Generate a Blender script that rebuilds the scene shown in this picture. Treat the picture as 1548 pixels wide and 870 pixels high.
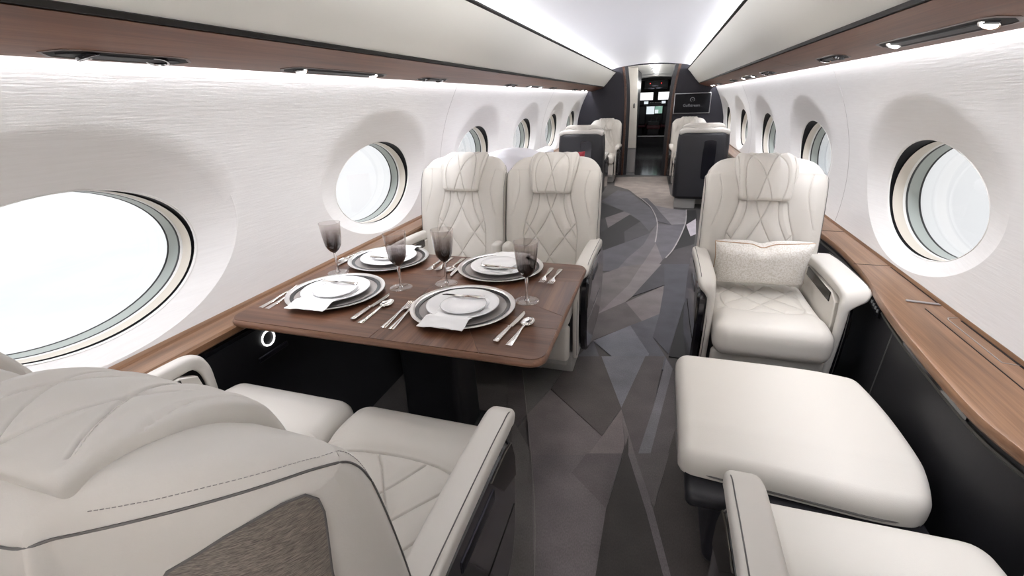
import bpy, bmesh, math, random
import numpy as np
from mathutils import Vector, Matrix
from mathutils.bvhtree import BVHTree
random.seed(7)
D = bpy.data
for o in list(D.objects): D.objects.remove(o)
SC = bpy.context.scene
COL = SC.collection
R = math.radians

# ------------------------------------------------------------------ camera
def make_camera():
    f, yaw, pitch, roll = 685.0, 0.313694, 0.390490, 0.033825
    w = Vector((-math.sin(yaw)*math.cos(pitch), math.cos(yaw)*math.cos(pitch), -math.sin(pitch)))
    r = Vector((math.cos(yaw), math.sin(yaw), 0)); u = r.cross(w)
    c, s = math.cos(roll), math.sin(roll)
    r2 = c*r - s*u; u2 = s*r + c*u
    cam = D.cameras.new('camera'); o = D.objects.new('camera', cam); COL.objects.link(o)
    cam.sensor_fit = 'HORIZONTAL'; cam.sensor_width = 36.0; cam.lens = 36.0*f/1548.0
    cam.clip_start = 0.02; cam.clip_end = 200
    M = Matrix((r2, u2, -w)).transposed().to_4x4()
    M.translation = Vector((0.26, 0.0, 1.37)); o.matrix_world = M
    SC.camera = o
make_camera()

# ------------------------------------------------------------------ view, world
SC.view_settings.view_transform = 'Standard'
SC.view_settings.look = 'None'
SC.view_settings.exposure = 0.40
SC.view_settings.gamma = 1.0
SC.view_settings.use_curve_mapping = False

def make_world():
    w = D.worlds.new('sky'); SC.world = w; w.use_nodes = True
    nt = w.node_tree; n = nt.nodes; l = nt.links
    for x in list(n): n.remove(x)
    out = n.new('ShaderNodeOutputWorld'); bg = n.new('ShaderNodeBackground')
    tc = n.new('ShaderNodeTexCoord'); mp = n.new('ShaderNodeMapping'); mp.inputs['Scale'].default_value = (1, 1, 3.2)
    nz = n.new('ShaderNodeTexNoise'); nz.inputs['Scale'].default_value = 3.0; nz.inputs['Detail'].default_value = 6; nz.inputs['Roughness'].default_value = .55
    rp = n.new('ShaderNodeValToRGB')
    e = rp.color_ramp.elements
    e[0].position = .30; e[0].color = (.86, .90, .945, 1)
    e[1].position = .42; e[1].color = (.925, .93, .955, 1)
    x = e.new(.62); x.color = (.965, .965, .98, 1)
    l.new(tc.outputs['Generated'], mp.inputs['Vector']); l.new(mp.outputs['Vector'], nz.inputs['Vector'])
    l.new(nz.outputs['Fac'], rp.inputs['Fac']); l.new(rp.outputs['Color'], bg.inputs['Color'])
    bg.inputs['Strength'].default_value = 0.93
    l.new(bg.outputs['Background'], out.inputs['Surface'])
make_world()

# ------------------------------------------------------------------ cove and wash strips (LEDs of the cabin), then added fill lights
def area(name, loc, direction, sx, sy, power, color=(1, 1, 1), spread=180):
    L = D.lights.new(name, 'AREA'); L.shape = 'RECTANGLE'; L.size = sx; L.size_y = sy
    L.energy = power; L.color = color; L.spread = R(spread)
    o = D.objects.new(name, L); COL.objects.link(o); o.location = loc
    d = Vector(direction).normalized(); z = -d
    y = Vector((0, 1, 0)); y = (y - y.dot(z)*z).normalized(); x = y.cross(z)
    M = Matrix((x, y, z)).transposed().to_4x4(); M.translation = Vector(loc); o.matrix_world = M
    return o
YA, YB = -2.6, 9.04            # cabin runs from the aft wall to the forward bulkhead
CY, CL = (YA+YB)/2, (YB-YA)
for s in (-1, 1):
    area('ceiling_cove_strip', (s*.735, CY, 1.805), (-s*.92, 0, .38), .025, CL-.1, 55, (.95, .96, 1.0), 150)
    area('wall_wash_strip', (s*1.047, CY, 1.530), (s*.10, 0, -1), .014, CL-.1, 41, (.93, .94, 1.0), 165)
for y, p, a in ((-2.40, 120, 110), (2.2, 2.5, 170), (3.8, 2.5, 170), (5.4, 2.5, 170), (7.0, 2.5, 170), (8.4, 2.5, 170)):  # added fills with no fixture; the strong aft one bounces off the aft wall
    area('ceiling_fill_light', (0, y, 1.893), (0, 0, -1), .9 if a < 150 else .30, .25, p, (1, .94, .86), a)

# ------------------------------------------------------------------ node helpers and materials
MATS = {}
def newmat(name):
    m = D.materials.new(name); m.use_nodes = True
    nt = m.node_tree; b = nt.nodes['Principled BSDF']; MATS[name] = m
    return m, nt, b
def N(nt, t, **kw):
    n = nt.nodes.new(t)
    for k, v in kw.items():
        if k.startswith('i_'): n.inputs[k[2:].replace('_', ' ')].default_value = v
        else: setattr(n, k, v)
    return n
def L(nt, a, b): nt.links.new(a, b)
def lin(h):
    h = h.lstrip('#'); c = [int(h[i:i+2], 16)/255 for i in (0, 2, 4)]
    return tuple([x/12.92 if x <= .04045 else ((x+.055)/1.055)**2.4 for x in c])
def rgba(c): return (c[0], c[1], c[2], 1)
def plain(name, c, rough=.5, metal=0, spec=.5, coat=0, bump=0, bscale=300, var=0, sheen=0):
    m, nt, b = newmat(name)
    b.inputs['Base Color'].default_value = rgba(c); b.inputs['Roughness'].default_value = rough
    b.inputs['Metallic'].default_value = metal; b.inputs['Specular IOR Level'].default_value = spec
    b.inputs['Coat Weight'].default_value = coat; b.inputs['Coat Roughness'].default_value = .08
    b.inputs['Sheen Weight'].default_value = sheen
    if bump or var:
        tc = N(nt, 'ShaderNodeTexCoord')
        nz = N(nt, 'ShaderNodeTexNoise', i_Scale=bscale, i_Detail=3.0); L(nt, tc.outputs['Object'], nz.inputs['Vector'])
        if bump:
            bp = N(nt, 'ShaderNodeBump', i_Strength=bump, i_Distance=.002); L(nt, nz.outputs['Fac'], bp.inputs['Height']); L(nt, bp.outputs['Normal'], b.inputs['Normal'])
        if var:
            mx = N(nt, 'ShaderNodeMix', data_type='RGBA'); mx.inputs['A'].default_value = rgba([x*(1-var) for x in c]); mx.inputs['B'].default_value = rgba([min(1, x*(1+var)) for x in c])
            L(nt, nz.outputs['Fac'], mx.inputs['Factor']); L(nt, mx.outputs['Result'], b.inputs['Base Color'])
    return m
LEATHER = plain('cream_leather', (.640, .610, .562), .42, spec=.4, bump=.10, bscale=420)
LEATHER_SEAM = plain('leather_piping', (.10, .095, .09), .6)
LEATHER_EDGE = plain('pale_leather_edge', (.665, .636, .590), .45)
GREY_PLINTH = plain('grey_plinth_paint', (.44, .43, .41), .45)
BLACK_GLOSS = plain('black_lacquer', (.010, .010, .014), .13, coat=.5)
BLACK_SATIN = plain('black_leather', (.014, .014, .017), .45, spec=.3, bump=.08, bscale=350)
CHARCOAL = plain('charcoal_leather', (.030, .030, .034), .42, spec=.35, bump=.08, bscale=350)
NAVY = plain('charcoal_wall_leather', (.022, .021, .028), .50, spec=.3)
BLACK_MATTE = plain('black_matte', (.006, .006, .007), .6, spec=.2)
BRONZE = plain('bronze_metal', (.07, .065, .058), .25, metal=.9)
CHROME = plain('polished_chrome', (.80, .80, .81), .10, metal=1)
SILVER = plain('silver_cutlery', (.80, .78, .75), .14, metal=1)
STEEL = plain('brushed_steel', (.45, .45, .46), .32, metal=1)
PORCELAIN = plain('white_porcelain', (.86, .86, .87), .12, spec=.5)
GREY_GLAZE = plain('grey_glaze', (.27, .245, .235), .25, spec=.5)
DARK_GLAZE = plain('dark_glaze', (.025, .025, .027), .2)
BIN_CREAM = plain('bin_cream_leather', (.85, .835, .77), .42, spec=.3)
CEIL_WHITE = plain('ceiling_white', (.80, .80, .83), .55, spec=.25)
NAPKIN = plain('white_linen', (.88, .88, .88), .8, bump=.1, bscale=700)
WHITE_CLOTH = plain('white_cotton', (.82, .82, .87), .7)
RED_CLOTH = plain('red_velvet', (.30, .008, .022), .7, sheen=.3)
TAN_PIPING = plain('tan_piping', (.42, .26, .15), .6)
REVEAL_GREEN = plain('grey_green_reveal', (.42, .46, .43), .35)
REVEAL_CREAM = plain('cream_reveal', (.66, .61, .53), .4)
REVEAL_WHITE = plain('white_reveal', (.80, .79, .76), .4)
RUBBER = plain('dark_seal', (.035, .037, .037), .5)
FIBRE_GREY = plain('beige_door_laminate', (.66, .63, .58), .35)
SEAT_RED = plain('dark_red_leather', (.07, .010, .016), .5)
SCREEN_BLACK = plain('screen_glass', (.006, .006, .008), .5, spec=.15)
TRIM_DARK = plain('dark_edge_trim', (.016, .014, .012), .6, spec=.15)
GLOW_GREY = None
def emit(name, c, s):
    m, nt, b = newmat(name)
    b.inputs['Base Color'].default_value = (0.02, 0.02, 0.02, 1)
    b.inputs['Emission Color'].default_value = rgba(c); b.inputs['Emission Strength'].default_value = s
    return m
LAMP_ON = emit('lamp_lens_lit', (1, .98, .95), 5)
DOWNLIGHT = emit('downlight_lens', (1, 1, 1), 4)
SCREEN_ON = emit('cockpit_screen_lit', (.80, .88, .92), .75)
SCREEN_GREEN = emit('cockpit_screen_map', (.35, .62, .50), .5)
RED_LED = emit('red_indicator', (1, .05, .05), 1.2)
LOGO_GREY = emit('screen_lettering', (.30, .30, .32), .40)
ICON_GREY = emit('switch_icon', (.5, .5, .5), .15)

def wood_mat(name, c1, c2, c3, angle=0.0, axis='Y', rough=.32, coat=.25, scale=1.0):
    m, nt, b = newmat(name)
    tc = N(nt, 'ShaderNodeTexCoord'); mp = N(nt, 'ShaderNodeMapping')
    mp.inputs['Rotation'].default_value = (0, 0, angle)
    sc = {'Y': (26, 1.1, 26), 'X': (1.1, 26, 26)}[axis]
    mp.inputs['Scale'].default_value = tuple(x*scale for x in sc)
    L(nt, tc.outputs['Object'], mp.inputs['Vector'])
    n1 = N(nt, 'ShaderNodeTexNoise', i_Scale=1.0, i_Detail=4.0, i_Roughness=.6, i_Distortion=.35); L(nt, mp.outputs['Vector'], n1.inputs['Vector'])
    mp2 = N(nt, 'ShaderNodeMapping'); mp2.inputs['Scale'].default_value = (9, 2.5, 9) if axis == 'Y' else (2.5, 9, 9)
    L(nt, mp.outputs['Vector'], mp2.inputs['Vector'])
    n2 = N(nt, 'ShaderNodeTexNoise', i_Scale=1.0, i_Detail=2.0); L(nt, mp2.outputs['Vector'], n2.inputs['Vector'])
    ad = N(nt, 'ShaderNodeMix', data_type='FLOAT', i_Factor=.28); L(nt, n1.outputs['Fac'], ad.inputs['A']); L(nt, n2.outputs['Fac'], ad.inputs['B'])
    rp = N(nt, 'ShaderNodeValToRGB'); e = rp.color_ramp.elements
    e[0].position = .34; e[0].color = rgba(c1); e[1].position = .66; e[1].color = rgba(c3); x = e.new(.5); x.color = rgba(c2)
    L(nt, ad.outputs['Result'], rp.inputs['Fac']); L(nt, rp.outputs['Color'], b.inputs['Base Color'])
    b.inputs['Roughness'].default_value = rough; b.inputs['Specular IOR Level'].default_value = .35; b.inputs['Coat Weight'].default_value = coat*.7; b.inputs['Coat Roughness'].default_value = .15
    return m
W1, W2, W3 = (.118, .058, .029), (.195, .102, .053), (.280, .156, .088)
WOOD_LEDGE = wood_mat('walnut_ledge', W1, W2, W3)
WOOD_PSU = wood_mat('walnut_valance', (.105, .037, .015), (.160, .060, .027), (.215, .090, .045), rough=.42, coat=.08)
WOOD_DARK = wood_mat('walnut_jamb', (.05, .022, .014), (.08, .038, .025), (.11, .055, .036))
TABLE_TONES = ((.052, .020, .0095), (.102, .043, .022), (.168, .080, .046))
WOOD_TABLE = wood_mat('walnut_table', *TABLE_TONES, axis='X')
WOOD_TABLE_Y = wood_mat('walnut_table_lengthwise', *TABLE_TONES, axis='Y')
WOOD_TABLE_A = wood_mat('walnut_table_slant', *TABLE_TONES, angle=R(32), axis='X')
WOOD_TABLE_B = wood_mat('walnut_table_steep', *TABLE_TONES, angle=R(-35), axis='Y')

def fabric_wall():
    m, nt, b = newmat('ribbed_wall_fabric')
    tc = N(nt, 'ShaderNodeTexCoord'); mp = N(nt, 'ShaderNodeMapping'); mp.inputs['Scale'].default_value = (8, 8, 150)
    L(nt, tc.outputs['Object'], mp.inputs['Vector'])
    nz = N(nt, 'ShaderNodeTexNoise', i_Scale=1.0, i_Detail=4.0, i_Roughness=.65); L(nt, mp.outputs['Vector'], nz.inputs['Vector'])
    mx = N(nt, 'ShaderNodeMix', data_type='RGBA'); mx.inputs['A'].default_value = (.75, .735, .715, 1); mx.inputs['B'].default_value = (.85, .84, .825, 1)
    L(nt, nz.outputs['Fac'], mx.inputs['Factor']); L(nt, mx.outputs['Result'], b.inputs['Base Color'])
    bp = N(nt, 'ShaderNodeBump', i_Strength=.25, i_Distance=.003); L(nt, nz.outputs['Fac'], bp.inputs['Height']); L(nt, bp.outputs['Normal'], b.inputs['Normal'])
    b.inputs['Roughness'].default_value = .75; b.inputs['Specular IOR Level'].default_value = .2
    return m
WALL = fabric_wall()
def woven_panel():
    m, nt, b = newmat('woven_bronze_fabric')
    tc = N(nt, 'ShaderNodeTexCoord'); mp = N(nt, 'ShaderNodeMapping'); mp.inputs['Scale'].default_value = (110, 110, 900); mp.inputs['Rotation'].default_value = (R(62), 0, 0)
    L(nt, tc.outputs['Object'], mp.inputs['Vector'])
    nz = N(nt, 'ShaderNodeTexNoise', i_Scale=1.0, i_Detail=2.0, i_Roughness=.6); L(nt, mp.outputs['Vector'], nz.inputs['Vector'])
    rp = N(nt, 'ShaderNodeValToRGB'); e = rp.color_ramp.elements
    e[0].position = .35; e[0].color = (.075, .062, .052, 1); e[1].position = .68; e[1].color = (.26, .225, .19, 1)
    L(nt, nz.outputs['Fac'], rp.inputs['Fac']); L(nt, rp.outputs['Color'], b.inputs['Base Color'])
    bp = N(nt, 'ShaderNodeBump', i_Strength=.4, i_Distance=.002); L(nt, nz.outputs['Fac'], bp.inputs['Height']); L(nt, bp.outputs['Normal'], b.inputs['Normal'])
    b.inputs['Roughness'].default_value = .55
    return m
WOVEN = woven_panel()
def pillow_mat():
    m, nt, b = newmat('speckled_pillow_fabric')
    tc = N(nt, 'ShaderNodeTexCoord')
    nz = N(nt, 'ShaderNodeTexNoise', i_Scale=160.0, i_Detail=3.0); L(nt, tc.outputs['Object'], nz.inputs['Vector'])
    rp = N(nt, 'ShaderNodeValToRGB'); e = rp.color_ramp.elements
    e[0].position = .36; e[0].color = (.60, .56, .50, 1); e[1].position = .60; e[1].color = (.78, .755, .72, 1)
    L(nt, nz.outputs['Fac'], rp.inputs['Fac']); L(nt, rp.outputs['Color'], b.inputs['Base Color'])
    b.inputs['Roughness'].default_value = .8
    return m
PILLOW = pillow_mat()
def carpet_mat():
    m, nt, b = newmat('wool_carpet')
    oi = N(nt, 'ShaderNodeObjectInfo'); tc = N(nt, 'ShaderNodeTexCoord')
    mp = N(nt, 'ShaderNodeMapping'); mp.inputs['Scale'].default_value = (250, 120, 1); L(nt, tc.outputs['Object'], mp.inputs['Vector'])
    nz = N(nt, 'ShaderNodeTexNoise', i_Scale=1.0, i_Detail=3.0, i_Roughness=.7); L(nt, mp.outputs['Vector'], nz.inputs['Vector'])
    n2 = N(nt, 'ShaderNodeTexNoise', i_Scale=6.0, i_Detail=3.0); L(nt, tc.outputs['Object'], n2.inputs['Vector'])
    a = N(nt, 'ShaderNodeMapRange', i_From_Min=.25, i_From_Max=.75, i_To_Min=.72, i_To_Max=1.28); L(nt, nz.outputs['Fac'], a.inputs['Value'])
    c = N(nt, 'ShaderNodeMapRange', i_From_Min=.3, i_From_Max=.7, i_To_Min=.82, i_To_Max=1.18); L(nt, n2.outputs['Fac'], c.inputs['Value'])
    mu = N(nt, 'ShaderNodeMath', operation='MULTIPLY'); L(nt, a.outputs['Result'], mu.inputs[0]); L(nt, c.outputs['Result'], mu.inputs[1])
    vm = N(nt, 'ShaderNodeVectorMath', operation='SCALE'); L(nt, oi.outputs['Color'], vm.inputs[0]); L(nt, mu.outputs['Value'], vm.inputs['Scale'])
    L(nt, vm.outputs['Vector'], b.inputs['Base Color'])
    bp = N(nt, 'ShaderNodeBump', i_Strength=.35, i_Distance=.003); L(nt, nz.outputs['Fac'], bp.inputs['Height']); L(nt, bp.outputs['Normal'], b.inputs['Normal'])
    b.inputs['Roughness'].default_value = .62; b.inputs['Specular IOR Level'].default_value = .25; b.inputs['Sheen Weight'].default_value = .15
    return m
CARPET = carpet_mat()
def stone_mat():
    m, nt, b = newmat('polished_dark_stone')
    tc = N(nt, 'ShaderNodeTexCoord')
    nz = N(nt, 'ShaderNodeTexNoise', i_Scale=3.0, i_Detail=5.0, i_Distortion=1.0); L(nt, tc.outputs['Object'], nz.inputs['Vector'])
    rp = N(nt, 'ShaderNodeValToRGB'); e = rp.color_ramp.elements
    e[0].position = .35; e[0].color = (.02, .02, .023, 1); e[1].position = .7; e[1].color = (.09, .09, .095, 1)
    L(nt, nz.outputs['Fac'], rp.inputs['Fac']); L(nt, rp.outputs['Color'], b.inputs['Base Color'])
    b.inputs['Roughness'].default_value = .12
    return m
STONE = stone_mat()
def thin_glass(name, c_low, c_high, z0, z1, refl=1.0):
    m, nt, b = newmat(name); nt.nodes.remove(b)
    out = [x for x in nt.nodes if x.type == 'OUTPUT_MATERIAL'][0]
    tr = N(nt, 'ShaderNodeBsdfTransparent'); gl = N(nt, 'ShaderNodeBsdfGlossy', i_Roughness=.02); gl.inputs['Color'].default_value = (refl, refl, refl, 1)
    fr = N(nt, 'ShaderNodeLayerWeight', i_Blend=.5); pw = N(nt, 'ShaderNodeMath', operation='POWER'); pw.inputs[1].default_value = 3.0; L(nt, fr.outputs['Facing'], pw.inputs[0]); fm = N(nt, 'ShaderNodeMapRange', i_To_Min=.035, i_To_Max=.75); L(nt, pw.outputs['Value'], fm.inputs['Value']); mx = N(nt, 'ShaderNodeMixShader')
    tc = N(nt, 'ShaderNodeTexCoord'); sp = N(nt, 'ShaderNodeSeparateXYZ'); L(nt, tc.outputs['Object'], sp.inputs[0])
    mr = N(nt, 'ShaderNodeMapRange', i_From_Min=z0, i_From_Max=z1); L(nt, sp.outputs['Z'], mr.inputs['Value'])
    mc = N(nt, 'ShaderNodeMix', data_type='RGBA'); mc.inputs['A'].default_value = rgba(c_low); mc.inputs['B'].default_value = rgba(c_high)
    L(nt, mr.outputs['Result'], mc.inputs['Factor']); L(nt, mc.outputs['Result'], tr.inputs['Color'])
    L(nt, fm.outputs['Result'], mx.inputs['Fac']); L(nt, tr.outputs['BSDF'], mx.inputs[1]); L(nt, gl.outputs['BSDF'], mx.inputs[2]); L(nt, mx.outputs['Shader'], out.inputs['Surface'])
    return m
PANE = thin_glass('window_acrylic', (.985, .99, .99), (.985, .99, .99), 0, 1, .4)
def crystal():
    m, nt, b = newmat('clear_crystal')
    b.inputs['Base Color'].default_value = (.97, .96, .955, 1); b.inputs['Transmission Weight'].default_value = 1.0; b.inputs['Roughness'].default_value = .0; b.inputs['IOR'].default_value = 1.5
    return m
GLASS_CLEAR = crystal()
GLASS_FOOT = thin_glass('foot_crystal', (.965, .96, .955), (.965, .96, .955), 0, 1)
GLASS_SMOKE = thin_glass('smoked_crystal', (.27, .245, .24), (.93, .91, .905), .092, .205)

# ------------------------------------------------------------------ mesh helpers
def mesh_obj(name, V, F, mat, parent=None, smooth=True, angle=40):
    me = D.meshes.new(name); me.from_pydata([tuple(map(float, v)) for v in V], [], [tuple(int(i) for i in f) for f in F])
    me.validate()
    if len(F) < 6000:
        bm = bmesh.new(); bm.from_mesh(me); bmesh.ops.recalc_face_normals(bm, faces=bm.faces); bm.to_mesh(me); bm.free()
    me.materials.append(mat)
    if smooth:
        me.shade_smooth(); me.set_sharp_from_angle(angle=R(angle))
    o = D.objects.new(name, me); COL.objects.link(o)
    if parent is not None: o.parent = parent
    return o
def join(*parts):
    V = []; F = []
    for v, f in parts:
        b = len(V); V += [tuple(p) for p in v]; F += [tuple(i+b for i in q) for q in f]
    return V, F
def empty(name, loc=(0, 0, 0), rz=0.0):
    o = D.objects.new(name, None); COL.objects.link(o); o.location = loc; o.rotation_euler = (0, 0, rz); o.empty_display_size = .1
    return o
def tag(o, label, cat, group=None, kind=None):
    o['label'] = label
    if cat: o['category'] = cat
    if group: o['group'] = group
    if kind: o['kind'] = kind
    return o
def structure(o, label=None, cat=None):
    o['kind'] = 'structure'
    if label: o['label'] = label
    if cat: o['category'] = cat
    return o
def copy_tree(o, parent=None):
    c = o.copy(); COL.objects.link(c)
    if parent is not None: c.parent = parent
    for ch in list(o.children): copy_tree(ch, c)
    return c

def box(x0, x1, y0, y1, z0, z1):
    V = [(x, y, z) for z in (z0, z1) for y in (y0, y1) for x in (x0, x1)]
    return V, [(0, 2, 3, 1), (4, 5, 7, 6), (0, 1, 5, 4), (2, 6, 7, 3), (0, 4, 6, 2), (1, 3, 7, 5)]
def _axis(h, r, n, m=3):
    inn = h-r
    a = r*np.tan(np.linspace(0, math.pi/4, m+1))[1:]
    mid = np.linspace(-inn, inn, max(2, n+1)) if inn > 1e-6 else np.array([0.0])
    return np.concatenate([-inn-a[::-1], mid, inn+a])
def rbox(hx, hy, hz, r, nx=1, ny=1, nz=1, f=None, c=(0, 0, 0), m=3):
    """rounded box as a grid; f deforms the N x 3 array"""
    r = min(r, hx, hy, hz)
    ax = [_axis(hx, r, nx, m), _axis(hy, r, ny, m), _axis(hz, r, nz, m)]
    n = [len(a) for a in ax]; idx = {}; V = []; F = []
    def vid(i, j, k):
        t = (i, j, k)
        if t not in idx: idx[t] = len(V); V.append((ax[0][i], ax[1][j], ax[2][k]))
        return idx[t]
    for k, flip in ((0, True), (n[2]-1, False)):
        for i in range(n[0]-1):
            for j in range(n[1]-1):
                q = [vid(i, j, k), vid(i+1, j, k), vid(i+1, j+1, k), vid(i, j+1, k)]; F.append(q[::-1] if flip else q)
    for j, flip in ((0, False), (n[1]-1, True)):
        for i in range(n[0]-1):
            for k in range(n[2]-1):
                q = [vid(i, j, k), vid(i+1, j, k), vid(i+1, j, k+1), vid(i, j, k+1)]; F.append(q[::-1] if flip else q)
    for i, flip in ((0, True), (n[0]-1, False)):
        for j in range(n[1]-1):
            for k in range(n[2]-1):
                q = [vid(i, j, k), vid(i, j+1, k), vid(i, j+1, k+1), vid(i, j, k+1)]; F.append(q[::-1] if flip else q)
    P = np.array(V); lim = np.array([hx-r, hy-r, hz-r]); inn = np.clip(P, -lim, lim); d = P-inn
    ln = np.linalg.norm(d, axis=1, keepdims=True); ln[ln < 1e-9] = 1
    P = inn + d/ln*r
    if f is not None: P = f(P)
    return P+np.array(c), F
def loft(rings, closed=True, caps=True):
    V = [tuple(p) for r in rings for p in r]; n = len(rings[0]); F = []
    for i in range(len(rings)-1):
        for j in range(n if closed else n-1):
            k = (j+1) % n; F.append((i*n+j, i*n+k, (i+1)*n+k, (i+1)*n+j))
    if caps and closed:
        F.append(tuple(range(n))[::-1]); F.append(tuple(range((len(rings)-1)*n, len(rings)*n)))
    return V, F
def tube(path, rad, n=8, closed=False):
    P = np.array(path, float); m = len(P); rings = []
    up = np.array([0, 0, 1.0])
    for i in range(m):
        a = P[(i-1) % m] if (closed or i > 0) else P[i]; b = P[(i+1) % m] if (closed or i < m-1) else P[i]
        t = b-a; t = t/(np.linalg.norm(t)+1e-12)
        u = up if abs(t[2]) < .95 else np.array([1.0, 0, 0])
        x = np.cross(t, u); x /= np.linalg.norm(x)+1e-12; y = np.cross(x, t)
        rr = rad[i] if hasattr(rad, '__len__') else rad
        rings.append([P[i]+rr*(math.cos(q)*x+math.sin(q)*y) for q in np.linspace(0, 2*math.pi, n, endpoint=False)])
    if closed: rings.append(rings[0])
    return loft(rings, True, not closed)
def lathe(prof, n=32, c=(0, 0, 0)):
    rings = [[(c[0]+r*math.cos(a), c[1]+r*math.sin(a), c[2]+z) for a in np.linspace(0, 2*math.pi, n, endpoint=False)] for r, z in prof]
    return loft(rings, True, False)
def prism(poly, axis, a0, a1, bev=0.0):
    """extrude a 2D polygon along axis ('x': poly is (y,z); 'y': (x,z); 'z': (x,y)) from a0 to a1, edges eased by bev"""
    def P(p, a): return {'x': (a, p[0], p[1]), 'y': (p[0], a, p[1]), 'z': (p[0], p[1], a)}[axis]
    p = np.array(poly, float); n = len(p)
    ar = .5*sum(p[i][0]*p[(i+1) % n][1]-p[(i+1) % n][0]*p[i][1] for i in range(n))
    if ar < 0: p = p[::-1]
    def inset(d):
        out = []
        for i in range(n):
            e1 = p[i]-p[i-1]; e2 = p[(i+1) % n]-p[i]
            n1 = np.array([-e1[1], e1[0]]); n1 /= np.linalg.norm(n1)+1e-12; n2 = np.array([-e2[1], e2[0]]); n2 /= np.linalg.norm(n2)+1e-12
            b = n1+n2; b /= max(.35, np.dot(b, b)/2)*1.0 if np.dot(b, b) > 1e-6 else 1
            out.append(p[i]+b*d)
        return out
    s = 1 if a1 > a0 else -1
    if bev: rings = [[P(q, a0) for q in inset(bev)], [P(q, a0+s*bev) for q in p], [P(q, a1-s*bev) for q in p], [P(q, a1) for q in inset(bev)]]
    else: rings = [[P(q, a0) for q in p], [P(q, a1) for q in p]]
    return loft(rings)
def smooth_poly(pts, it=2, closed=True):
    p = [np.array(q, float) for q in pts]
    for _ in range(it):
        o = []; m = len(p)
        rng = range(m) if closed else range(m-1)
        if not closed: o.append(p[0])
        for i in rng:
            a, b = p[i], p[(i+1) % m]; o += [a*.75+b*.25, a*.25+b*.75]
        if not closed: o.append(p[-1])
        p = o
    return p
def catmull(pts, n=8):
    P = [np.array(p, float) for p in pts]; P = [2*P[0]-P[1]]+P+[2*P[-1]-P[-2]]; out = []
    for i in range(1, len(P)-2):
        for t in np.linspace(0, 1, n, endpoint=False):
            a, b, c, d = P[i-1], P[i], P[i+1], P[i+2]
            out.append(.5*((2*b)+(-a+c)*t+(2*a-5*b+4*c-d)*t*t+(-a+3*b-3*c+d)*t**3))
    out.append(P[-2]); return out
def seg_dist(Q, polys):
    """least distance of N x 2 points Q to a list of polylines"""
    best = np.full(len(Q), 9.0)
    for pl in polys:
        pl = np.array(catmull(pl, 6) if len(pl) > 2 else pl, float)
        for a, b in zip(pl[:-1], pl[1:]):
            ab = b-a; t = np.clip(((Q-a)@ab)/(ab@ab+1e-12), 0, 1); d = np.linalg.norm(Q-a-t[:, None]*ab, axis=1); best = np.minimum(best, d)
    return best
def groove(Q, polys, depth=.006, w=.004, puff=.004, pw=.022):
    d = seg_dist(Q, polys)
    return depth*np.exp(-(d/w)**2)+puff*np.exp(-(d/pw)**2)
def rrect(w, h, r, n=4):
    out = []
    for cx, cy, a0 in ((w/2-r, h/2-r, 0), (-w/2+r, h/2-r, 90), (-w/2+r, -h/2+r, 180), (w/2-r, -h/2+r, 270)):
        for a in np.linspace(a0, a0+90, n): out.append((cx+r*math.cos(R(a)), cy+r*math.sin(R(a))))
    return out

CARPET_GAIN = 1.6
# ------------------------------------------------------------------ fuselage profile
_PZ = [0, .2, .4, .55, .66, .8, .93, 1.1, 1.3, 1.49, 1.60]
_PX = [.95, 1.07, 1.17, 1.235, 1.262, 1.272, 1.269, 1.242, 1.178, 1.078, 1.02]
def wall_x(z): return float(np.interp(z, np.linspace(0, 1.6, 161), _PROF))
_PROF = np.interp(np.linspace(0, 1.6, 161), _PZ, _PX)
for _ in range(3): _PROF = np.convolve(np.pad(_PROF, 5, mode='reflect', reflect_type='odd'), np.ones(11)/11, 'valid')
WZ0, WZ1 = .60, 1.585
WA, WB = .374, .226            # window half length, half height
HA, HB = .525, .325             # dished surround
WCZ, HCZ, DISH = .957, 1.005, .037
def hole_pt(s, yc, th, k, d):
    y = yc+WA*k*math.cos(th); z = WCZ+WB*k*math.sin(th)
    return (s*(wall_x(z)+DISH+d), y, z)
def plane_pt(s, yc, th, k, X): return (s*X, yc+WA*k*math.cos(th), WCZ+WB*k*math.sin(th))

def wall_cell(s, yc, y0, y1):
    ths = set(np.linspace(0, 2*math.pi, 96, endpoint=False))
    for cy, cz in ((y0, WZ0), (y1, WZ0), (y0, WZ1), (y1, WZ1)): ths.add(math.atan2(cz-HCZ, cy-yc) % (2*math.pi))
    ths = sorted(ths); rings = []
    for t in np.linspace(0, 1, 6):
        ring = []
        for th in ths:
            p0 = np.array([yc+WA*math.cos(th), WCZ+WB*math.sin(th)]); p1 = np.array([yc+HA*math.cos(th), HCZ+HB*math.sin(th)])
            p = p0*(1-t)+p1*t; ring.append((s*(wall_x(p[1])+DISH*(1-t)), p[0], p[1]))
        rings.append(ring)
    for t in np.linspace(0, 1, 9)[1:]:
        ring = []
        for th in ths:
            p1 = np.array([yc+HA*math.cos(th), HCZ+HB*math.sin(th)]); dy, dz = math.cos(th)*HA, math.sin(th)*HB
            # ray from the dish centre along its own angle to the rectangle
            a = math.atan2(math.sin(th), math.cos(th)); dy, dz = math.cos(a), math.sin(a)
            ts = []
            if dy > 1e-9: ts.append((y1-yc)/dy)
            if dy < -1e-9: ts.append((y0-yc)/dy)
            if dz > 1e-9: ts.append((WZ1-HCZ)/dz)
            if dz < -1e-9: ts.append((WZ0-HCZ)/dz)
            k = min(ts); p2 = np.array([yc+dy*k, HCZ+dz*k]); p = p1*(1-t)+p2*t
            ring.append((s*wall_x(p[1]), p[0], p[1]))
        rings.append(ring)
    return loft(rings, True, False)

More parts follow.
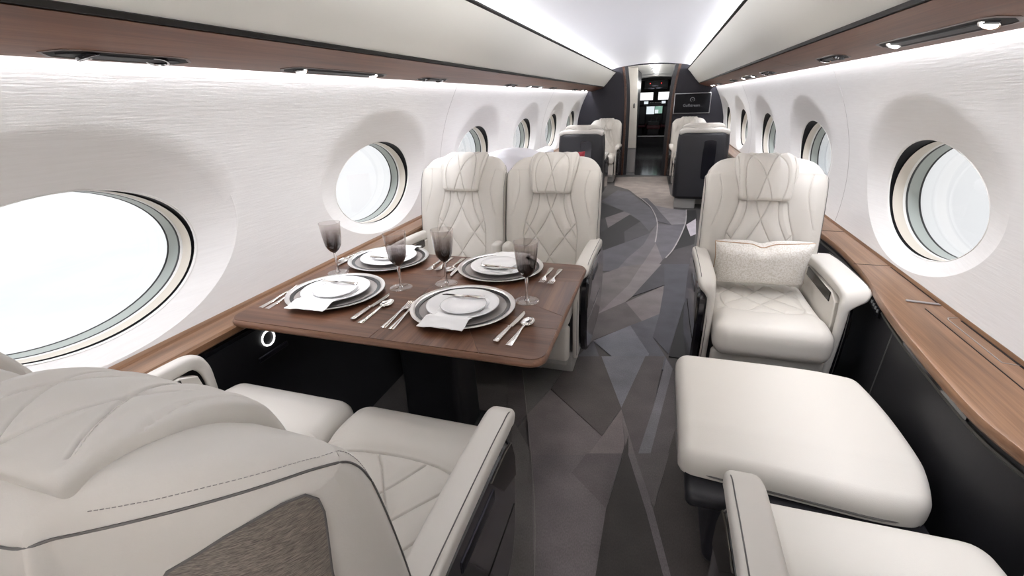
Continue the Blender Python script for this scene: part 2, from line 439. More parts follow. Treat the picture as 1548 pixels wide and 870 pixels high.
LW = [.785+1.535*k for k in range(-2, 6)]
RW = [2.205+1.580*k for k in range(-3, 5)]
def strip_wall(s, y0, y1):
    zs = np.linspace(WZ0, WZ1, 30)
    return loft([[(s*wall_x(z), y, z) for z in zs] for y in (y0, y1)], False, False)
WIN_NO = [0]
def window(s, yc, parent_label):
    WIN_NO[0] += 1
    w = empty('window_%d' % WIN_NO[0]); structure(w, parent_label, 'window')
    th = np.linspace(0, 2*math.pi, 72, endpoint=False)
    def ring(k, X): return [plane_pt(s, yc, t, k, X) for t in th]
    def lip(k, d): return [hole_pt(s, yc, t, k, d) for t in th]
    def part(name, rs, mat): return mesh_obj(name, *loft(rs, True, False), mat, w, angle=50)
    part('window_rim', [lip(1.012, -.0005), lip(1.004, -.003), lip(.994, -.001), lip(.992, .006)], REVEAL_WHITE)
    X0 = wall_x(WCZ)+DISH
    part('shade_slot', [lip(.992, .005), ring(1.01, X0+.008), ring(1.01, X0+.024), ring(.990, X0+.026)], BLACK_MATTE)
    part('inner_bezel', [ring(.990, X0+.024), ring(.986, X0+.028), ring(.992, X0+.046), ring(.984, X0+.050), ring(.986, X0+.064)], REVEAL_CREAM)
    part('bezel_lip', [ring(.986, X0+.063), ring(.980, X0+.065), ring(.980, X0+.074)], REVEAL_WHITE)
    part('window_seal', [ring(.980, X0+.073), ring(.974, X0+.075), ring(.978, X0+.082)], RUBBER)
    part('outer_reveal', [ring(.978, X0+.081), ring(.974, X0+.084), ring(.968, X0+.122)], REVEAL_GREEN)
    part('outer_seal', [ring(.969, X0+.121), ring(.962, X0+.124), ring(.962, X0+.128)], RUBBER)
    V = ring(.966, X0+.126)+ring(.966, X0+.129); n = len(th)
    F = [tuple(range(n)), tuple(range(n, 2*n))[::-1]]+[(i, (i+1) % n, n+(i+1) % n, n+i) for i in range(n)]
    mesh_obj('pane', V, F, PANE, w, smooth=False)
    mesh_obj('skin_flange', *loft([ring(.964, X0+.129), ring(1.3, X0+.129)], True, False), BLACK_MATTE, w)

def side_wall(side, s, cs, joints):
    w = empty('wall_'+side); structure(w, 'white ribbed fabric cabin side wall on the %s with oval windows' % side, 'wall')
    cs = sorted(cs); mids = [(a+b)/2 for a, b in zip(cs[:-1], cs[1:])]
    for i, c in enumerate(cs):
        y0 = mids[i-1] if i else c-(mids[0]-c if mids else .75); y1 = mids[i] if i < len(mids) else YB
        mesh_obj('wall_panel', *wall_cell(s, c, y0-.0006, y1+.0006), WALL, w, angle=12)
        if i == 0: mesh_obj('wall_panel', *strip_wall(s, YA-.02, y0), WALL, w)
        window(s, c, 'oval cabin window on the %s wall, %s' % (side, WLAB[(side, i)]))
    for y in joints:
        zs = np.linspace(WZ0+.06, WZ1-.09, 28); r = []
        for dy, dx in ((-.0022, .0004), (-.0014, .0012), (.0014, .0012), (.0022, .0004)): r.append([(s*(wall_x(z)-dx), y+dy, z) for z in zs])
        mesh_obj('panel_joint', *loft(r, False, False), JOINT, w)
JOINT = plain('wall_joint', (.56, .54, .52), .8)
_o = ['behind the view', 'out of view beside the viewer', 'nearest one in view', 'second in view from the viewer', 'third in view from the viewer', 'fourth in view from the viewer', 'fifth in view from the viewer', 'last before the forward bulkhead']
WLAB = {}
for i in range(8): WLAB[('left', i)] = _o[i]; WLAB[('right', i)] = ['far behind the view', 'behind the view', 'just outside the view', 'nearest one, above the wood ledge', 'half hidden by the single seat', 'third from the viewer', 'fourth from the viewer', 'last before the forward bulkhead'][i]
side_wall('left', -1, LW, [LW[2]+.769+1.538*k for k in (1, 3)])
side_wall('right', 1, RW, [RW[3]+.79+1.58*k for k in (0, 2)])

# upper closures between wall head and ceiling (hidden behind bins and valances)
for side, s in (('left', -1), ('right', 1)):
    V, F = loft([[(s*wall_x(WZ1), y, WZ1), (s*.93, y, 1.70), (s*.80, y, 1.80)] for y in (YA-.02, YB+.02)], False, False)
    structure(mesh_obj('trim_1' if s < 0 else 'trim_2', V, F, BLACK_MATTE), 'dark lining hidden above the %s bins' % side, 'lining')
# ceiling arch
xs = np.linspace(-.80, .80, 41)
def ceil_z(x): return 1.905-.150*x*x-.02*max(0, abs(x)-.6)
V, F = loft([[(x, y, ceil_z(x)) for x in xs] for y in np.linspace(YA-.02, YB+.02, 30)], False, False)
ce = structure(mesh_obj('ceiling', V, F, CEIL_WHITE), 'white arched cabin ceiling lit along both edges', 'ceiling')
for y in (3.05, 6.05):
    V, F = loft([[(x, y+d, ceil_z(x)-.0015) for x in np.linspace(-.72, .72, 40)] for d in (-.002, .002)], False, False)
    mesh_obj('ceiling_joint', V, F, CEIL_WHITE, ce)
# floor
fl = mesh_obj('floor', *box(-1.3, 1.3, YA-.02, YB, -.06, 0), CARPET, smooth=False); fl.color = (*[x*CARPET_GAIN for x in lin('3b3837')], 1)
structure(fl, 'dark grey patchwork carpet floor of the cabin aisle', 'floor')
PATCH = [('3c393b',[(-0.495,6.527),(-0.33,7.45),(0.031,6.777),(0.213,6.241),(0.294,5.524),(0.463,5.382),(0.617,5.466),(0.632,3.861),(0.305,3.789),(-0.012,3.72),(-0.182,3.682)]),('7e756f',[(-0.484,8.795),(0.424,8.955),(0.469,7.205),(0.562,6.77),(0.488,6.176),(0.257,6.361),(0.147,6.838),(0.044,6.868),(-0.156,7.526),(-0.42,7.887)]),('48474d',[(-0.479,6.614),(-0.33,7.45),(-0.145,7.37),(0.031,6.777),(0.213,6.241),(0.284,5.706),(0.302,5.41),(0.218,5.045),(0.114,5.492),(-0.028,5.847),(-0.149,6.036)]),('0b0a0d',[(-0.495,6.527),(-0.116,6.005),(-0.367,5.498)]),('5e585a',[(-0.312,5.602),(-0.114,5.984),(-0.021,5.848),(-0.218,5.066)]),('222023',[(-0.367,5.498),(-0.312,5.602),(-0.218,5.066),(-0.292,4.897)]),('0e0d10',[(-0.292,4.897),(-0.033,5.813),(0.114,5.492),(-0.038,4.996),(-0.0,4.579),(-0.183,4.253)]),('343236',[(-0.038,4.996),(0.114,5.492),(0.239,4.998),(0.081,4.73),(-0.0,4.579)]),('444349',[(-0.194,4.251),(-0.0,4.579),(0.239,4.998),(0.186,4.552),(0.063,4.099),(-0.012,3.72),(-0.182,3.682)]),('565357',[(0.239,4.998),(0.302,5.41),(0.302,4.618),(0.208,3.991),(0.167,3.759),(-0.012,3.72),(0.063,4.099),(0.186,4.552)]),('676163',[(0.302,4.618),(0.368,4.094),(0.305,3.789),(0.167,3.759),(0.208,3.991)]),('4e4c52',[(0.302,5.41),(0.463,5.382),(0.617,5.466),(0.541,4.889),(0.461,4.406),(0.368,4.094),(0.302,4.618)]),('686568',[(0.257,6.4),(0.488,6.212),(0.651,6.167),(0.617,5.466),(0.463,5.382),(0.339,5.977)]),('403e44',[(0.146,6.882),(0.257,6.4),(0.339,5.977),(0.463,5.382),(0.301,5.525),(0.213,6.241),(0.044,6.868)]),('0a0a0c',[(0.621,5.411),(0.644,4.932),(0.696,5.013),(0.665,4.649),(0.467,4.415),(0.541,4.889)]),('0a0a0c',[(0.651,6.167),(0.769,6.186),(0.753,5.665),(0.621,5.411)]),('969197',[(0.621,5.411),(0.743,5.724),(0.704,5.038),(0.644,4.932)]),('343032',[(0.467,4.415),(0.665,4.649),(0.632,3.861),(0.305,3.789),(0.368,4.094)]),('5d5858',[(-0.13,3.6),(0.036,3.836),(0.195,3.935),(0.116,3.42),(-0.031,2.903),(-0.074,2.794),(-0.073,2.561)]),('6b6566',[(0.195,3.935),(0.359,3.971),(0.157,3.197),(0.117,3.086),(-0.018,2.866),(-0.074,2.794),(-0.031,2.903),(0.116,3.42)]),('36353a',[(0.359,3.971),(0.384,3.976),(0.385,3.482),(0.157,3.197)]),('635d5d',[(0.118,3.075),(0.38,3.468),(0.372,3.168),(0.353,2.935),(0.244,2.796)]),('4d4848',[(-0.074,2.794),(-0.02,2.885),(0.117,3.086),(0.244,2.796),(0.175,2.716),(-0.023,2.475),(-0.076,2.341),(-0.073,2.561)]),('606168',[(-0.028,2.459),(0.175,2.716),(0.302,2.38),(0.263,2.199),(0.249,2.033),(0.135,2.256)]),('4a494e',[(-0.09,2.252),(-0.028,2.459),(0.073,2.15),(-0.099,2.106)]),('48484e',[(0.175,2.716),(0.244,2.796),(0.353,2.935),(0.317,2.592),(0.432,2.243),(0.263,2.199),(0.302,2.38)]),('3a3a40',[(0.384,3.976),(0.602,4.023),(0.57,3.524),(0.408,2.407),(0.317,2.592),(0.353,2.935),(0.385,3.482)]),('08080a',[(0.57,3.524),(0.668,3.546),(0.587,2.371),(0.408,2.379)]),('3a3636',[(-0.434,2.022),(-0.355,2.029),(-0.23,1.674),(-0.252,1.565),(-0.285,1.556)]),('484644',[(-0.355,2.029),(-0.135,2.153),(-0.115,2.244),(-0.171,1.904),(-0.228,1.675)]),('565050',[(-0.228,1.675),(-0.169,1.898),(0.126,1.615),(0.057,1.401),(-0.127,1.35)]),('423d3c',[(-0.167,1.904),(-0.115,2.244),(0.042,2.284),(0.19,1.836),(0.125,1.619)]),('616167',[(0.042,2.284),(0.282,2.345),(0.19,1.836)]),('5f5858',[(0.126,1.615),(0.191,1.826),(0.224,1.591),(0.21,1.443),(0.057,1.401)]),('484343',[(0.19,1.836),(0.282,2.345),(0.387,2.371),(0.334,1.874),(0.276,1.512)]),('5c5a5e',[(0.394,2.344),(0.426,2.244),(0.318,1.473),(0.264,1.458),(0.276,1.512),(0.334,1.874)]),('464242',[(0.426,2.244),(0.456,2.126),(0.448,1.808),(0.382,1.49),(0.318,1.473)]),('322e2c',[(0.442,1.807),(0.547,1.746),(0.557,1.538),(0.382,1.49)]),('5a5454',[(0.191,1.826),(0.276,1.512),(0.264,1.458),(0.223,1.607)]),('484543',[(-0.292,1.63),(-0.147,1.439),(-0.142,1.422),(-0.05,1.129),(0.012,0.883),(-0.106,0.849),(-0.153,1.182)]),('524d4e',[(-0.142,1.422),(0.079,1.482),(0.037,1.37),(0.186,1.235),(0.182,0.932),(0.012,0.883)]),('4a4546',[(0.077,1.491),(0.22,1.53),(0.186,1.235),(0.037,1.37)]),('2c2927',[(0.224,1.522),(0.235,1.646),(0.244,1.528),(0.325,1.254),(0.392,0.992),(0.182,0.932),(0.186,1.235)]),('544f50',[(0.241,1.536),(0.274,1.536),(0.347,1.274),(0.413,0.998),(0.392,0.992),(0.325,1.254)]),('484443',[(0.267,1.543),(0.403,1.58),(0.347,1.28)]),('322e2c',[(0.403,1.58),(0.449,1.584),(0.607,1.527),(0.617,1.268),(0.564,1.042),(0.413,0.998),(0.347,1.274)])]
for i, (h, pts) in enumerate(PATCH):
    V = [(x, y, .0012+.00022*i) for x, y in pts]+[(x, y, .0004) for x, y in pts]; n = len(pts)
    F = [tuple(range(n))]+[(i2, n+i2, n+(i2+1) % n, (i2+1) % n) for i2 in range(n)]
    o = mesh_obj('carpet_patch', V, F, CARPET, fl, smooth=False); c = lin(h); o.color = (*[x*CARPET_GAIN for x in c], 1)
def floor_line(pts, w, h):
    P = catmull(pts, 8); r0 = []; r1 = []
    for i, p in enumerate(P):
        t = np.array(P[min(i+1, len(P)-1)])-np.array(P[max(i-1, 0)]); t /= np.linalg.norm(t); nrm = np.array([-t[1], t[0]])*w
        r0.append((*(p+nrm), .0125)); r1.append((*(p-nrm), .0125))
    o = mesh_obj('carpet_line', *loft([r0, r1], False, False), CARPET, fl, smooth=False); o.color = (*[x*CARPET_GAIN for x in lin(h)], 1)
floor_line([(.044, 6.868), (.141, 6.541), (.213, 6.241), (.275, 5.8), (.305, 5.41), (.306, 4.987), (.296, 4.617)], .006, '8e8a8b')
floor_line([(.651, 6.167), (.635, 5.767), (.608, 5.409), (.541, 4.889), (.461, 4.406), (.394, 4.134)], .006, '8e8a8b')
floor_line([(-.355, 2.03), (-.23, 1.675), (-.135, 1.40), (-.05, 1.129), (.012, .883)], .0015, '625d5c')
# aft wall, behind the viewer
prof = [(-1.28, 0), (1.28, 0)]+[(wall_x(z), z) for z in np.linspace(.3, 1.58, 12)]+[(.8, 1.83), (0, 1.93), (-.8, 1.83)]+[(-wall_x(z), z) for z in np.linspace(1.58, .3, 12)]
structure(mesh_obj('wall_aft', *prism(prof, 'y', YA-.06, YA), CEIL_WHITE, smooth=False), 'cream aft cabin wall behind the viewer', 'wall')

# ------------------------------------------------------------------ overhead bins, wood valances, lamps
def bin_side(side, s):
    b = empty('overhead_bin'); tag(b, 'long cream overhead bin along the %s side of the ceiling' % side, 'overhead bin', 'cream overhead bins')
    face = [(.600, 1.782), (.640, 1.742), (.690, 1.682), (.745, 1.617), (.800, 1.561)]
    top = [(.600, 1.786), (.80, 1.789)]
    ring = [(s*x, z) for x, z in face]+[(s*.84, 1.575), (s*.84, 1.786), (s*.606, 1.788)]
    mesh_obj('bin_door', *prism(ring, 'y', YA, YB-.001), BIN_CREAM, b, angle=30)
    e = [(.588, 1.786), (.592, 1.797), (.606, 1.795), (.606, 1.779)]
    mesh_obj('upper_edge_trim', *prism([(s*x, z) for x, z in e], 'y', YA, YB-.002), TRIM_DARK, b, angle=30)
    e = [(.794, 1.548), (.7935, 1.5595), (.801, 1.5635), (.83, 1.562), (.83, 1.548)]
    mesh_obj('lower_edge_trim', *prism([(s*x, z) for x, z in e], 'y', YA, YB-.002), TRIM_DARK, b, angle=30)
    v = empty('wood_valance'); tag(v, 'walnut lamp valance under the %s overhead bin' % side, 'valance', 'walnut valances under the bins')
    sec = [(x, psu_z(x)) for x in np.linspace(.803, 1.018, 10)]+[(1.029, 1.4880), (1.032, 1.494), (1.026, 1.500), (.845, 1.5468), (.805, 1.5472)]
    for y0, y1 in ((YA, 3.18), (3.184, 6.2), (6.204, YB-.002)):
        mesh_obj('valance_panel', *prism([(s*x, z) for x, z in sec], 'y', y0, y1), WOOD_PSU, v, angle=35)
def psu_z(x):
    t = (x-.80)/.23; return 1.5465-.0595*t-.006*math.sin(math.pi*min(1, max(0, t)))
for side, s in (('left', -1), ('right', 1)): bin_side(side, s)
def psu_pt(s, x, y, d):       # d: depth below the valance face
    h = .01; dz = (psu_z(x+h)-psu_z(x-h))/(2*h); n = np.array([dz, -1.0]); n /= np.linalg.norm(n)
    return np.array([s*(x+n[0]*d), y, psu_z(x)+n[1]*d])
def valance_unit(s, y0, y1, xc, kind, label):
    """recessed black slot with two swivelling lamps or two air nozzles"""
    u = empty('reading_light' if kind == 'lamp' else 'air_outlet')
    tag(u, label, 'reading light' if kind == 'lamp' else 'air vent', 'reading lamps in the valances' if kind == 'lamp' else 'air outlets in the valances')
    hw = .028; tp = .060
    out = [(y0, xc), (y0+tp*.45, xc+hw*.8), (y0+tp, xc+hw), (y1-tp, xc+hw), (y1-tp*.45, xc+hw*.8), (y1, xc), (y1-tp*.45, xc-hw*.8), (y1-tp, xc-hw), (y0+tp, xc-hw), (y0+tp*.45, xc-hw*.8)]
    def ringat(k, d): return [psu_pt(s, xc+(x-xc)*k, (y-(y0+y1)/2)*(1-(1-k)*.25)+(y0+y1)/2, d) for y, x in out]
    mesh_obj('slot_frame', *loft([ringat(1.22, -.001), ringat(1.20, .0015), ringat(1.02, .002), ringat(1.0, -.001)], True, False), WOOD_DARK, u)
    mesh_obj('slot_housing', *loft([ringat(1.02, .0004), ringat(.9, .0012)], True, True), BLACK_MATTE, u)
    mesh_obj('slot_bar', *loft([ringat(.45, .001), ringat(.42, .004)], True, True), BLACK_SATIN, u)
    ys = (y0+.085, y1-.085)
    for y in ys:
        c = psu_pt(s, xc, y, .000); a1 = np.array([0, 1.0, 0]); a2 = psu_pt(s, xc+.01, y, .000)-c; a2 /= np.linalg.norm(a2); nn = psu_pt(s, xc, y, .010)-c; nn /= np.linalg.norm(nn)
        if kind == 'lamp':
            tilt = nn+.28*np.array([0, -1.0, 0])+np.array([-s*.25, 0, 0]); tilt /= np.linalg.norm(tilt)
        else: tilt = nn+np.array([0, .25 if y < (y0+y1)/2 else -.25, 0]); tilt /= np.linalg.norm(tilt)
        b1 = np.cross(tilt, [1, 0, 0]); b1 /= np.linalg.norm(b1); b2 = np.cross(tilt, b1)
        def rg(r, h): return [c+tilt*h+r*(math.cos(q)*b1+math.sin(q)*b2) for q in np.linspace(0, 2*math.pi, 24, endpoint=False)]
        if kind == 'lamp':
            body = mesh_obj('lamp_barrel', *loft([rg(.018, -.014), rg(.021, .002), rg(.0215, .005), rg(.0175, .0055)], True, False), CHROME, u)
            mesh_obj('lamp_lens', *loft([rg(.018, .001), rg(.018, .0040)], True, True), LAMP_ON, body)
        else:
            body = mesh_obj('air_nozzle', *loft([rg(.022, -.012), rg(.024, .003), rg(.0245, .006), rg(.019, .006)], True, False), BLACK_GLOSS, u)
            mesh_obj('nozzle_ring', *loft([rg(.0235, .005), rg(.0245, .0075), rg(.0205, .0075), rg(.0195, .004)], True, False), CHROME, body)
    if kind == 'lamp':
        for y in ys:
            Ls = D.lights.new('reading_lamp', 'SPOT'); Ls.energy = 5; Ls.spot_size = R(70); Ls.spot_blend = .6; Ls.shadow_soft_size = .03; Ls.color = (1, .96, .90)
            o = D.objects.new('reading_lamp', Ls); COL.objects.link(o); p = psu_pt(s, xc, y, .03); o.location = p
            o.rotation_euler = Vector((-s*.3, -.15, -1)).to_track_quat('-Z', 'Y').to_euler()
for a in ((.72, 1.05, 'air', 'black air outlet with two chrome rings, nearest in the left valance'), (1.40, 2.02, 'lamp', 'long slot with two lit lamps above the dining table'),
          (2.36, 2.69, 'air', 'air outlet above the window seat behind the table'), (3.84, 4.17, 'air', 'left air outlet just past the valance joint'), (4.50, 5.10, 'lamp', 'left lit lamp slot past the valance joint'),
          (5.45, 5.79, 'air', 'left air outlet beyond the second lamp slot'), (6.90, 7.24, 'air', 'left air outlet last but one before the bulkhead'), (7.68, 8.20, 'lamp', 'left lamp slot nearest the forward bulkhead')):
    valance_unit(-1, a[0], a[1], .983, a[2], a[3])
for a in ((1.37, 2.03, 'lamp', 'large slot with two bright lamps above the nearest right window'), (2.39, 2.74, 'air', 'air outlet above the single seat on the right'), (3.80, 4.18, 'air', 'right air outlet beyond the single seat'),
          (4.51, 5.20, 'lamp', 'right lit lamp slot in mid cabin'), (5.62, 6.00, 'air', 'right air outlet past the mid cabin lamp slot'), (7.10, 7.42, 'air', 'right air outlet farthest forward'), (7.90, 8.42, 'lamp', 'right lamp slot nearest the forward bulkhead')):
    valance_unit(1, a[0], a[1], .954, a[2], a[3])

# ------------------------------------------------------------------ side ledges and lower panels
def left_ledge():
    g = empty('side_ledge'); tag(g, 'narrow walnut side ledge along the left wall under the windows', 'ledge')
    sec = [(-1.258, .625), (-1.145, .625), (-1.138, .632), (-1.138, .652), (-1.145, .660), (-1.236, .660), (-1.240, .668), (-1.252, .672), (-1.258, .672)]
    for y0, y1 in ((YA, 2.98), (2.983, 5.99), (5.993, YB)):
        mesh_obj('ledge_board', *prism(sec, 'y', y0, y1), WOOD_LEDGE, g, angle=35)
    p = empty('trim_4'); structure(p, 'black lower side lining under the left walnut ledge', 'lining')
    path = [(-1.166, .622), (-1.168, .45), (-1.164, .32), (-1.105, .16), (-.985, 0), (-1.02, 0), (-1.16, .16), (-1.21, .40), (-1.255, .622)]
    mesh_obj('panel_skin', *prism(path, 'y', YA, YB), BLACK_SATIN, p, angle=35)
    mesh_obj('panel_rail', *prism([(-1.168, .600), (-1.156, .592), (-1.152, .610), (-1.168, .618)], 'y', YA, YB), BLACK_GLOSS, p)
    # ring light and pull slot under the table edge
    c = np.array([-1.165, 1.225, .530]); t = np.linspace(0, 2*math.pi, 40, endpoint=False)
    mesh_obj('socket_ring', *tube([c+np.array([.002, .030*math.cos(a), .030*math.sin(a)]) for a in t], .0032, 8, True), RING_GLOW, p)
    mesh_obj('pull_slot', *rbox(.004, .075, .011, .004, c=(-1.165, 1.235, .462)), STEEL_DARK, p)
STEEL_DARK = plain('dark_anodised_metal', (.05, .05, .065), .3, metal=.8)
RING_GLOW = emit('ring_light', (1, 1, 1), 2.2)
left_ledge()
RIN = [(1.13, 9.02), (1.13, 6), (1.13, 3.2), (1.14, 2.62), (1.14, 2.436), (1.127, 2.209), (1.106, 2.028), (1.075, 1.836), (1.05, 1.63), (1.036, 1.45), (1.026, 1.30), (1.022, 1.15), (1.040, 1.03), (1.075, .88), (1.10, .7), (1.12, .3), (1.12, YA)]
def right_ledge():
    g = empty('side_console'); tag(g, 'walnut side console with curved front edge along the right wall', 'console')
    P = catmull(RIN, 6)
    rings = []
    for x, y in P:
        rings.append([(1.258, y, .672), (1.256, y, .672), (1.254, y, .668), (1.252, y, .660), (x+.012, y, .660), (x+.004, y, .657), (x, y, .650), (x, y, .634), (x+.006, y, .626), (x+.02, y, .624), (1.258, y, .624)])
    mesh_obj('console_top', *loft(rings), WOOD_LEDGE, g, angle=35)
    def gro(name, pts, w=.0016, mat=BLACK_MATTE, z=.6605, h=.0006):
        for a, b in zip(pts[:-1], pts[1:]):
            a = np.array(a); b = np.array(b); t = (b-a)/np.linalg.norm(b-a); n = np.array([-t[1], t[0]])*w
            mesh_obj(name, *prism([a+n, b+n, b-n, a-n], 'z', z-.0004, z+h), mat, g, smooth=False)
    gro('board_joint', [(1.12, 2.245), (1.250, 2.245)]); gro('board_joint', [(1.13, 2.81), (1.250, 2.81)])
    gro('lid_joint', [(1.186, 1.781), (1.184, .60)]); gro('lid_joint', [(1.251, 2.23), (1.248, 1.82)], .002)
    gro('lid_joint', [(1.250, 1.70), (1.248, 1.12)], .003)
    gro('flap_edge', [(1.250, 1.722), (1.222, 1.716), (1.215, 1.70), (1.213, 1.425), (1.250, 1.42)], .0016, STEEL)
    lid = [(1.1535, 1.846), (1.245, 1.83), (1.247, 1.818), (1.152, 1.833)]
    mesh_obj('lid_handle', *prism(lid, 'z', .6606, .6655, .001), STEEL, g, smooth=False)
    p = empty('trim_5'); structure(p, 'black leather lower side lining curving under the right console', 'lining')
    rings = []
    for x, y in P:
        b = .955 if y > 1.9 or y < .7 else .955
        rings.append([(x+.035, y, .622), (x+.030, y, .60), (x+.024, y, .45), (x+.018, y, .30), (min(x+.005, 1.10), y, .16), (1.0, y, 0), (1.03, y, 0), (1.14, y, .16), (1.20, y, .40), (1.255, y, .622)])
    mesh_obj('panel_skin', *loft(rings), BLACK_SATIN, p, angle=35)
    mesh_obj('panel_trim', *tube([(x+.027, y, .592) for x, y in P], .0055, 6), OLIVE, p)
    q = [pt for pt in P if 1.85 < pt[1] < 2.03]
    mesh_obj('switch_panel', *loft([[(x+.024, y, .613), (x+.018, y, .610), (x+.016, y, .572), (x+.026, y, .568)] for x, y in q]), BLACK_GLOSS, p)
    for k in range(4):
        y = 1.985-.032*k; x = np.interp(y, [a[1] for a in RIN[::-1]], [a[0] for a in RIN[::-1]])
        mesh_obj('switch_icon', *rbox(.001, .006, .006, .0008, c=(x+.0155, y, .592)), ICON_GREY, p)
    for d in (0, .006):
        mesh_obj('stitch_line', *tube([(np.interp(1.72+d, [1.63, 1.836], [1.05, 1.075])+o2, 1.72+d, z) for o2, z in ((.0275, .595), (.022, .45), (.016, .30))], .0008, 5), STITCH, p)
    mesh_obj('cup_slot', *loft([[(x+.022, y, .622), (x+.018, y, .618), (x+.018, y, .604), (x+.025, y, .600)] for x, y in P if 1.18 < y < 1.60]), BLACK_GLOSS, p)
OLIVE = plain('olive_trim', (.045, .043, .035), .4)
STITCH = plain('grey_thread', (.22, .22, .22), .7)
right_ledge()

# ------------------------------------------------------------------ forward bulkhead, doorway, entry and cockpit
JX = lambda z: float(np.interp(z, [0, .8, 1.3, 1.6, 1.87, 1.93], [.375, .375, .385, .41, .455, .468]))
def bulkhead():
    b = empty('wall_front'); structure(b, 'charcoal leather forward bulkhead with an open curved doorway', 'wall')
    for s in (-1, 1):
        zs = np.linspace(0, 1.885, 24)
        inner = [(s*JX(z), z) for z in zs]
        outer = [(s*.62, ceil_z(.62)+.02), (s*.80, 1.80)]+[(s*(wall_x(z)+.005), z) for z in np.linspace(1.58, .3, 14)]+[(s*1.0, 0)]
        mesh_obj('bulkhead_panel', *prism(inner+outer, 'y', YB, YB+.05), NAVY, b, smooth=False)
        rings = []
        for z in zs:
            x = JX(z); rings.append([(s*(x-.004), YB-.012, z), (s*(x+.034), YB-.012, z), (s*(x+.038), YB+.001, z), (s*(x-.004), YB+.001, z)])
        mesh_obj('door_jamb', *loft(rings), WOOD_DARK, b)
        rings = [[(s*(JX(z)-.06), YB+.03, z), (s*(JX(z)-.005), YB+.0, z), (s*(JX(z)-.005), YB+.06, z), (s*(JX(z)-.06), YB+.06, z)] for z in zs]
        mesh_obj('jamb_lining', *loft(rings), CHARCOAL, b)
    xs2 = np.linspace(-.47, .47, 12)
    mesh_obj('door_header', *prism([(x, ceil_z(x)+.015) for x in xs2]+[(x, 1.885-.12*x*x) for x in xs2[::-1]], 'y', YB+.005, YB+.05), NAVY, b, smooth=False)
    d = empty('display_screen'); tag(d, 'wide dark display screen with company lettering on the right of the bulkhead', 'screen'); d.location = (.725, YB-.02, 1.240)
    mesh_obj('screen_frame', *rbox(.300, .012, .168, .010), STEEL, d)
    mesh_obj('screen_panel', *rbox(.287, .012, .155, .006, c=(0, -.003, 0)), SCREEN_BLACK, d)
    cu = D.curves.new('screen_lettering', 'FONT'); cu.body = 'Gulfstream'; cu.size = .062; cu.align_x = 'CENTER'; cu.extrude = .0008
    tmp = D.objects.new('tmp', cu); COL.objects.link(tmp); bpy.context.view_layer.update()
    me = D.meshes.new_from_object(tmp.evaluated_get(bpy.context.evaluated_depsgraph_get())); D.objects.remove(tmp); D.curves.remove(cu)
    me.materials.clear(); me.materials.append(LOGO_GREY); o = D.objects.new('screen_lettering', me); COL.objects.link(o); o.parent = d; o.location = (-.005, -.0165, -.052); o.rotation_euler = (R(90), 0, 0)
    t = np.linspace(R(-60), R(250), 30)
    mesh_obj('screen_emblem', *join(tube([(.034*math.cos(a), -.0165, .060+.032*math.sin(a)) for a in t], [.0015+.003*abs(math.sin(a*.5+.6)) for a in t], 6), tube([(-.006, -.0165, .060), (.010, -.0165, .068), (.004, -.0165, .048)], .002, 5)), LOGO_GREY, d)
bulkhead()
